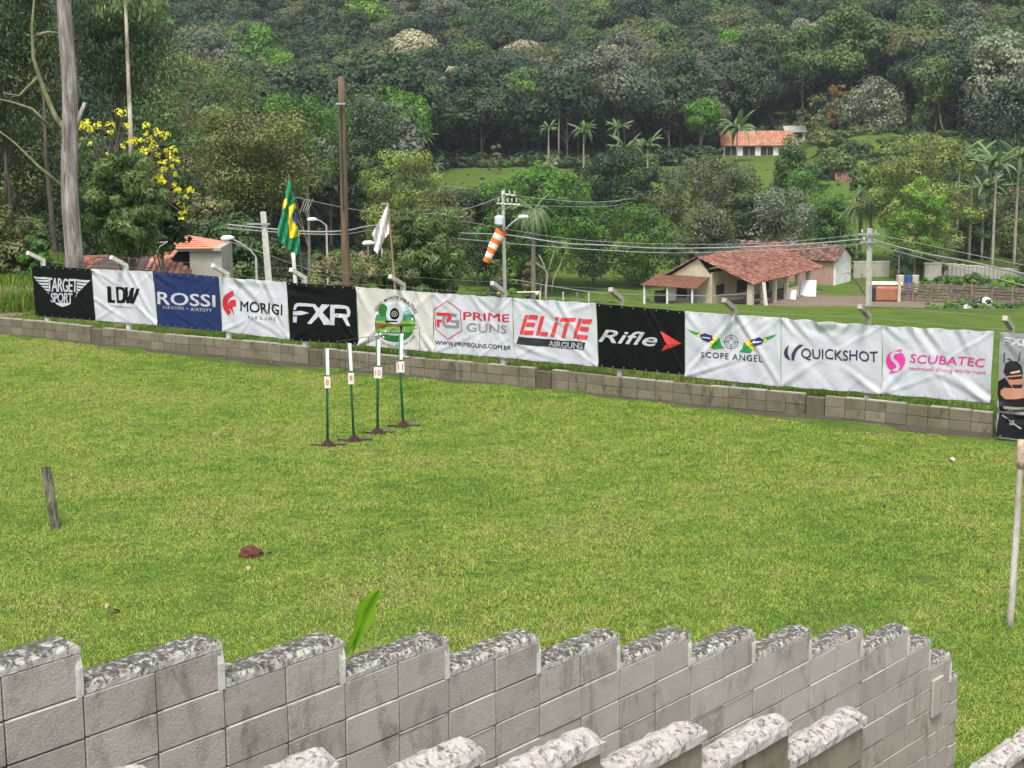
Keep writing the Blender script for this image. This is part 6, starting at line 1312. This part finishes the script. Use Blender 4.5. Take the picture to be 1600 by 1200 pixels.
for lb, P_, r_ in (('thick pale cable crossing in front of the dense green tree', [(355, 351, 62), (465, 361, 62), (535, 361, 62), (600, 352, 66), (715, 364, 74), (790, 367, 78), (880, 380, 78), (940, 383, 78), (1030, 388, 76), (1130, 387, 74), (1240, 383, 72), (1355, 373, 70)], .032), ('second cable just under the thick pale one', [(355, 357, 62), (465, 365, 62), (535, 366, 62), (600, 360, 66), (715, 373, 74), (880, 387, 78), (1030, 395, 76), (1150, 393, 74), (1260, 389, 72), (1355, 380, 70)], .022),
    ('thin upper cable over the farmhouse roof', [(715, 344, 74), (880, 372, 78), (1030, 381, 76), (1200, 380, 72), (1355, 365, 70)], .012), ('thick cable from the square pole to the picture edge', [(1362, 374, 70), (1440, 395, 66), (1520, 410, 62), (1640, 437, 58)], .032), ('lower cable from the square pole to the picture edge', [(1362, 382, 70), (1440, 403, 66), (1520, 424, 62), (1640, 458, 58)], .02), ('thin top cable from the square pole to the picture edge', [(1362, 365, 70), (1440, 381, 66), (1520, 398, 62), (1640, 423, 58)], .014),
    ('high tension wire sweeping down to the transformer pole', [(460, 308, 70), (540, 325, 76), (600, 333, 80), (690, 333, 84), (740, 323, 86), (790, 304, 88)], .018), ('wire running on from the transformer pole over the bright tree', [(795, 304, 88), (850, 311, 92), (930, 316, 96), (990, 310, 100)], .018), ('second wire running on from the transformer pole', [(805, 318, 88), (860, 322, 92), (940, 323, 96), (990, 316, 100)], .014),
    ('thin far wire above the pasture', [(660, 285, 190), (760, 298, 190), (860, 306, 190)], .03), ('thin wire dropping behind the MORIGI banner', [(352, 375, 60), (412, 396, 58), (480, 420, 60), (520, 428, 60)], .012), ('low slack wire behind the Rifle banner', [(800, 436, 90), (880, 450, 90), (960, 459, 90), (1100, 462, 95), (1180, 458, 95)], .02)):
    mb = MB(); Q = [at(x, y, Y) for x, y, Y in P_]; S = []
    for i in range(len(Q) - 1):      # smooth the run
        a, b, c, d = Q[max(i - 1, 0)], Q[i], Q[i + 1], Q[min(i + 2, len(Q) - 1)]
        for k in range(6):
            u = k / 6; S.append(.5 * ((2 * b) + (c - a) * u + (2 * a - 5 * b + 4 * c - d) * u * u + (3 * b - a - 3 * c + d) * u ** 3))
    S.append(Q[-1]); c0 = S[0].copy(); mb.tube([p - c0 for p in S], r_, 5, cap=False); o = mb.build('cable', M_WIRE, smooth=True); o.location = c0; tag(o, lb, 'cable', 'cables across the valley')
mb = MB(); c0 = at(474, 318, 72)
for k in range(4): mb.tube([at(469 + k * 4, 332 - k, 72) - c0, at(474 + k * 4, 318, 72) - c0, at(477 + k * 4, 311, 72) - c0], .012, 5)
o = mb.build('insulator_cluster', M_CONC); o.location = c0; tag(o, 'cluster of pale slanting insulators beside the Brazilian flag', 'insulator'); o['kind'] = 'thing'
mb = MB()
# ------------------------------------------------------------------ flags and windsock
def flag_shape(t, g, Y, name, outline, mat, off, label=None, amp=.07, cell=6):
    """hanging cloth: an outline filled with a fine grid and folded lengthwise"""
    bm = bmesh.new(); vs = [bm.verts.new((x, y, 0)) for x, y in outline]; bm.faces.new(vs)
    xs = [p[0] for p in outline]; ys = [p[1] for p in outline]
    for ax, lo, hi in ((0, min(xs), max(xs)), (1, min(ys), max(ys))):
        n = int((hi - lo) / 2.5)
        for k in range(1, n + 1):
            co = [0, 0, 0]; no = [0, 0, 0]; co[ax] = lo + (hi - lo) * k / (n + 1); no[ax] = 1; bmesh.ops.bisect_plane(bm, geom=bm.verts[:] + bm.edges[:] + bm.faces[:], plane_co=co, plane_no=no, dist=1e-4)
    bmesh.ops.triangulate(bm, faces=bm.faces)
    for v in bm.verts:
        x, y = v.co.x, v.co.y; d = amp * math.sin(x * .55 + y * .13) + amp * .5 * math.sin(x * 1.1 - y * .2 + 1) - off
        p = at(x, y, Y + d); v.co = p - g
    me = bpy.data.meshes.new(name); bm.to_mesh(me); bm.free(); me.materials.append(mat); me.polygons.foreach_set('use_smooth', [True] * len(me.polygons)); o = link(bpy.data.objects.new(name, me), t)
    if label: o['label'] = label
def flags():
    Y = 43.5; a = at(474, 452, Y); g = Vector((a.x, a.y, gz(a.x, a.y))); t = thing('brazilian_flag', 'green and yellow Brazilian flag hanging limp from a thin dark pole', 'flag', g)
    mb = MB(); mb.tube([a - g - Vector((0, 0, a.z - g.z)), a - g, at(468, 385, Y) - g, at(459, 320, Y) - g, at(451, 272, Y) - g], [.022, .02, .018, .016, .014], 7); mb.build('pole', plain('green_pole', (.05, .10, .06), .6), t, True)
    GR = plain('flag_green', (.01, .20, .085), .55, .05, 3); YL = plain('flag_yellow', (.80, .66, .03), .55, .05, 3); BL_ = plain('flag_blue', (.02, .03, .22), .55, .05, 3)
    flag_shape(t, g, Y, 'field', [(453, 278), (457, 296), (462, 315), (465, 345), (468, 372), (470, 401), (463, 397), (450, 388), (437, 378), (433, 367), (435, 352), (440, 335), (444, 315), (447, 297), (450, 284)], GR, 0)
    flag_shape(t, g, Y, 'rhombus', [(445, 311), (448.5, 309), (449, 317), (445, 325), (441.5, 328), (442, 319)], YL, .025, 'folded yellow corner'); flag_shape(t, g, Y, 'rhombus', [(451.5, 323), (462, 317), (465, 345), (467.5, 369), (452, 373), (451, 350)], YL, .025, 'yellow rhombus'); flag_shape(t, g, Y, 'disc', [(463, 326), (459.5, 328), (457.5, 335), (458, 343), (461, 350), (465.5, 354)], BL_, .045, 'blue disc')
    Y = 41; a = at(617, 450, Y); g = Vector((a.x, a.y, gz(a.x, a.y))); t = thing('pale_flag', 'faded pale pink flag hanging from a bamboo stick', 'flag', g)
    mb = MB(); mb.tube([a - g - Vector((0, 0, a.z - g.z)), a - g, at(612, 385, Y) - g, at(606, 317, Y) - g], [.03, .028, .024, .018], 7); mb.build('pole', m_bark('bamboo', (.22, .11, .05), (.40, .25, .14), 4, .2), t, True); mb = MB(); mb.tube([at(596, 319, Y) - g, at(606, 318, Y) - g], .01, 5); mb.build('spreader', M_CONC, t)
    flag_shape(t, g, Y, 'cloth', [(605, 319), (607, 335), (608, 365), (601, 373), (595, 388), (590, 397), (584, 391), (585, 377), (581, 366), (588, 352), (596, 340), (601, 328)], plain('pale_pink_cloth', (.68, .63, .62), .6, .05, 3), 0)
    # windsock
    Y = 36.5; a = at(788, 474, Y); g = Vector((a.x, a.y, gz(a.x, a.y))); t = thing('windsock', 'orange and white striped windsock drooping from a thin mast', 'windsock', g)
    mb = MB(); mb.tube([Vector((0, 0, 0)), a - g, at(787, 352, Y) - g], .016, 8); mb.build('mast', M_METAL, t); A, B = at(784, 359, Y) - g, at(759, 409, Y) - g; D = (B - A); W0, W1 = .135, .075
    ax = D.normalized(); s1 = ax.cross(Vector((0, 1, 0))).normalized(); s2 = ax.cross(s1)
    for k in range(7):
        mb = MB(); n = 16; V = []
        for j in range(4):
            u = (k + j / 3) / 7
            for q in range(n):
                an = 2 * math.pi * q / n; w = (W0 + (W1 - W0) * u) * (1 + .10 * math.sin(an * 3 + u * 9)); V.append(A + D * u + s1 * math.cos(an) * w + s2 * math.sin(an) * w * .75)
        mb.mesh(V, [(j * n + q, j * n + (q + 1) % n, (j + 1) * n + (q + 1) % n, (j + 1) * n + q) for j in range(3) for q in range(n)]); mb.build('band', M_ORANGE if k % 2 == 0 else M_WHITEF, t, True, fix=False)
    mb = MB(); mb.tube([A + s1 * math.cos(2 * math.pi * q / 16) * W0 * 1.04 + s2 * math.sin(2 * math.pi * q / 16) * W0 * .8 for q in range(17)], .009, 5); mb.tube([A + s1 * W0, at(787, 354, Y) - g], .008, 5); mb.build('hoop', M_DARK, t)
flags()

# ------------------------------------------------------------------ target stands
def stands():
    GP = plain('stand_green', (.02, .14, .075), .5); RB = plain('rusty_iron', (.05, .024, .017), .85, .3, 30); rot = math.radians(8)
    spec = [('8', (512, 697), (510, 545), 29.43, (511, 597), .0), ('9', (553, 687), (545, 536), 29.96, (548, 591), .2), ('10', (590, 674), (590.5, 530), 30.69, (590, 582), -.1), ('11', (630, 663), (626.5, 521), 31.33, (625, 573), .1)]
    for num, b, tp, Y, lab, rz in spec:
        g = at(*b, Y); g.z = gz(g.x, g.y); t = thing('target_stand', {'8': 'target stand with plate 8, the shortest and nearest, without a full wire hoop', '9': 'target stand with plate 9, leaning pole, in front of the FXR banner corner', '10': 'target stand with plate 10, wire hoop over the cream banner foot', '11': 'target stand with plate 11, before the round logo, nearest the low wall'}[num], 'target stand', g, 'numbered target stands on the lawn')
        top = at(*tp, Y) - g; mid = at(*lab, Y) - g; zm = mid.z
        mb = MB(); mb.tube([(0, 0, .04), (mid.x, 0, zm), (top.x - .02, 0.02, top.z)], .023, 8); mb.build('pole', GP, t, True)
        q = mid.lerp(top, .22); mb = MB(); mb.box((q + top) / 2 + Vector((.02, -.03, 0)), (.055, .012, (top - q).length), Matrix.Rotation(math.atan2(top.x - q.x, top.z - q.z), 3, 'Y')); mb.build('white_strip', M_WHITE, t)
        mb = MB(); mb.bevbox(mid + Vector((0.01, -.04, 0)), (.105 if len(num) == 1 else .15, .008, .21), .003); pl = mb.build('number_plate', M_WHITEF, t)
        V, Fc = glyphs(num, .0, 0, 1); ww = .055 if len(num) == 1 else .10; mb = MB(); mb.mesh([mid + Vector((.01 - ww / 2 + a * ww, -.052, -.05 + bb * .11)) for a, bb in V], Fc); mb.build('number', plain('red_digits', (.62, .06, .09), .6), pl, fix=False)
        r = Matrix.Rotation(rz + .15, 3, 'Z')
        mb = MB(); w = .5; zb = q.z - .02; zt = top.z + .08; X0 = top.x - .17; X1 = top.x + .34 if num != '8' else top.x + .3
        if num == '8': X0, X1 = top.x - .02, top.x + .31
        o1 = lambda x, z: Vector((x, .05 + (x - top.x) * .5, z))
        mb.tube([o1(X0, zb + .02), o1(X1, zb + .04)], .006, 5); 
        if num != '8': mb.tube([o1(X0 if num != '11' else X1 - .2, zt - .04), o1(X1, zt)], .006, 5); mb.tube([o1(X0, zb), o1(X0, zt - .04)], .005, 5) if num != '11' else None
        mb.tube([o1(X1, zb), o1(X1, zt if num != '8' else zt - .1)], .005, 5); mb.build('wire_frame', M_DARK, t)
        mb = MB(); mb.tube([(-.30, -.02, .035), (.10, -.10, .03)], .016, 6); mb.build('foot_bar', RB, t); mb = MB(); mb.tube([(-.10, .06, .04), (.33, .02, .035)], .022, 6); mb.build('foot_bar', M_DARK, t)
        mb = MB(); mb.box((0, -.02, .02), (.26, .2, .025), Matrix.Rotation(.4, 3, 'Z')); mb.build('foot_plate', RB, t); mb = MB(); mb.tube([(0, 0, .03), (0, 0, .045), (0, 0, .07), (0, 0, .075)], [.095, .10, .095, .06], 14); mb.tube([(0, 0, .07), (0, 0, .10), (0, 0, .105)], [.062, .062, .04], 10); mb.tube([(0, 0, .1), (0, 0, .16)], .03, 8); mb.build('weight', RB, t)
stands()

# ------------------------------------------------------------------ small things on and by the lawn
def small():
    g = at(88, 822, 24.02); g.z = gz(g.x, g.y); t = thing('wooden_stake', 'leaning split wooden stake in the far lawn side', 'stake', g); top = at(72, 729, 24.1) - g; mb = MB(); n = 7
    for k, (dx, w) in enumerate(((-.028, .055), (.03, .045))):
        V = []
        P = [Vector((0, 0, -.1)).lerp(top, j / n) + Vector((dx + random.uniform(-.006, .006), 0, 0)) for j in range(n + 1)]; mb.tube(P, [w * random.uniform(.85, 1.1) for _ in P], 6, wob=.2)
    mb.build('stake', m_bark('stake_wood', (.03, .028, .02), (.21, .20, .14), 16, .2), t)
    g = at(1578, 980, 19.13); g.z = gz(g.x, g.y); t = thing('lawn_pole', 'thin pale leaning pole with mottled top at the picture edge', 'pole', g); top = at(1597, 690, 19.2) - g; mb = MB()
    mb.tube([Vector((0, 0, -.1)).lerp(top, j / 9) + Vector((random.uniform(-.004, .004), 0, 0)) for j in range(10)], [.042, .042, .04, .042, .04, .039, .04, .038, .038, .036], 9, wob=.05); mb.build('shaft', m_bark('pale_pole', (.33, .29, .24), (.60, .56, .50), 3.5, .35), t, True)
    mb = MB(); mb.tube([top.lerp(Vector(), .14), top.lerp(Vector(), .1), top.lerp(Vector(), .04), top + Vector((0, 0, .02))], [.045, .062, .058, .05], 10, wob=.12); mb.build('wrapping', m_cap('rag', (.55, .42, .32), (.1, .06, .04), .0), t, True)
    # red earth clod
    g = at(392, 868, 22.3); d = ray(392, 870); best = None
    for k in range(400):      # walk along the line of sight to the ground
        q = Vector((0, 0, H)) + d / d.y * (12 + k * .05)
        if q.z <= gz(q.x, q.y): best = q; break
    g = best; bm = bmesh.new(); bmesh.ops.create_icosphere(bm, subdivisions=3, radius=.15); r = random.Random(2)
    for v in bm.verts: v.co = Vector((v.co.x * 1.15, v.co.y, max(v.co.z * 1.05, -.02))) * (1 + .12 * math.sin(v.co.x * 40) * math.cos(v.co.y * 33 + v.co.z * 50) + r.uniform(-.04, .04))
    me = bpy.data.meshes.new('earth_clod'); bm.to_mesh(me); bm.free(); me.materials.append(plain('red_earth', (.105, .035, .020), .95, .35, 30, bmp=.6)); o = link(bpy.data.objects.new('earth_clod', me)); o.location = g; tag(o, 'reddish brown earth clod sitting in the grass', 'clod')
    # fallen leaves and scraps
    LF = [((592, 799), (.35, .11, .05), 'curled red brown leaf in mid lawn', .09), ((636, 880), (.34, .13, .06), 'rust coloured leaf in the lawn below the curled one', .07), ((190, 860), (.30, .13, .07), 'brown leaf on the coarse grass', .09), ((133, 861), (.30, .14, .08), 'small brown leaf beside the larger brown one', .06), ((1487, 722), (.42, .36, .34), 'greyish scrap lying near the low wall', .16), ((1382, 796), (.03, .03, .03), 'black scrap on the open lawn', .08), ((168, 952), (.36, .26, .15), 'pale dry leaf in the coarse grass', .1), ((388, 893), (.4, .3, .2), 'tan leaf under the red clod', .08), ((1543, 898), (.04, .04, .03), 'dark twig near the pale pole', .07), ((423, 869), (.03, .03, .03), 'black speck of debris by the clod', .08), ((180, 960), (.12, .06, .04), 'thin brown twig in the coarse grass', .16), ((750, 1018), (.2, .12, .07), 'brown scrap by the wall caps', .05)]
    for (x, y), c, lb, sz in LF:
        d = ray(x, y); q = None
        for k in range(700):
            q = Vector((0, 0, H)) + d / d.y * (8 + k * .04)
            if q.z <= gz(q.x, q.y): break
        r = random.Random(x); bm = bmesh.new(); n = 8; V = []
        for i in range(n + 1):
            u = i / n; w = sz * .28 * math.sin(math.pi * u) ** .8 + .002; V.append([bm.verts.new(((u - .5) * sz, s * w, .045 + .02 * math.sin(u * 5) + abs(s) * w * .5)) for s in (-1, 0, 1)])
        for i in range(n):
            for j in range(2): bm.faces.new((V[i][j], V[i + 1][j], V[i + 1][j + 1], V[i][j + 1]))
        me = bpy.data.meshes.new('fallen_leaf'); bm.to_mesh(me); bm.free(); me.materials.append(plain('litter_%d' % x, c, .8, .2, 20)); o = link(bpy.data.objects.new('dry_leaf', me)); o.location = q; o.rotation_euler = (0, 0, r.uniform(0, 6)); tag(o, lb, 'fallen leaf' if 'leaf' in lb else 'scrap', 'litter on the lawn')
    # broad leaf growing behind the wall
    g = WP(1.72, .32, 0); g.z = gz(g.x, g.y); t = thing('broad_leaf_plant', 'single bright green strap leaf rising behind the stepped wall', 'plant', g); Y = g.y
    ctr = [(549, 1018, 4), (553, 1006, 10), (560, 990, 12), (567, 972, 19), (572, 955, 20), (578, 941, 16), (585, 930, 12), (593, 921, 4)]; V = []; bm = bmesh.new()
    for k, (x, y, w) in enumerate(ctr):
        row = []
        for j in range(7):
            s = (j - 3) / 3; tw = w * .82 * (1 + .12 * math.sin(k * 2.1 + j)); row.append(bm.verts.new(at(x + s * tw * .78, y + s * tw * .38, Y + .06 * (1 - abs(s)) - .02 * k) - g))
        V.append(row)
    for k in range(len(ctr) - 1):
        for j in range(6): bm.faces.new((V[k][j], V[k][j + 1], V[k + 1][j + 1], V[k + 1][j]))
    me = bpy.data.meshes.new('leaf'); bm.to_mesh(me); bm.free(); me.polygons.foreach_set('use_smooth', [True] * len(me.polygons)); m = m_leaf('strap_leaf', (.20, .42, .03), (.34, .56, .05), .4, 0, .35); me.materials.append(m); a = me.attributes.new('tint', 'FLOAT', 'POINT'); a.data.foreach_set('value', np.random.default_rng(1).random(len(me.vertices)).astype('f')); link(bpy.data.objects.new('leaf', me), t)
    mb = MB(); mb.tube([Vector((0, 0, 0)), at(548, 1022, Y) - g, at(558, 990, Y + .04) - g, at(571, 955, Y + .02) - g, at(592, 921, Y) - g], [.008, .007, .005, .004, .002], 6); mb.build('midrib', m_leaf('midrib_green', (.2, .35, .08), (.2, .35, .08), .1, 0), t, True)
    mb = MB(); mb.tube([WP(2.38, .06, 3.36), WP(2.46, .1, 3.34), WP(2.58, .16, 3.24), WP(2.66, .2, 3.2)], .003, 5); o = mb.build('string_scrap', M_CONC); tag(o, 'loose end of pale string draped over a wall step', 'string')
small()
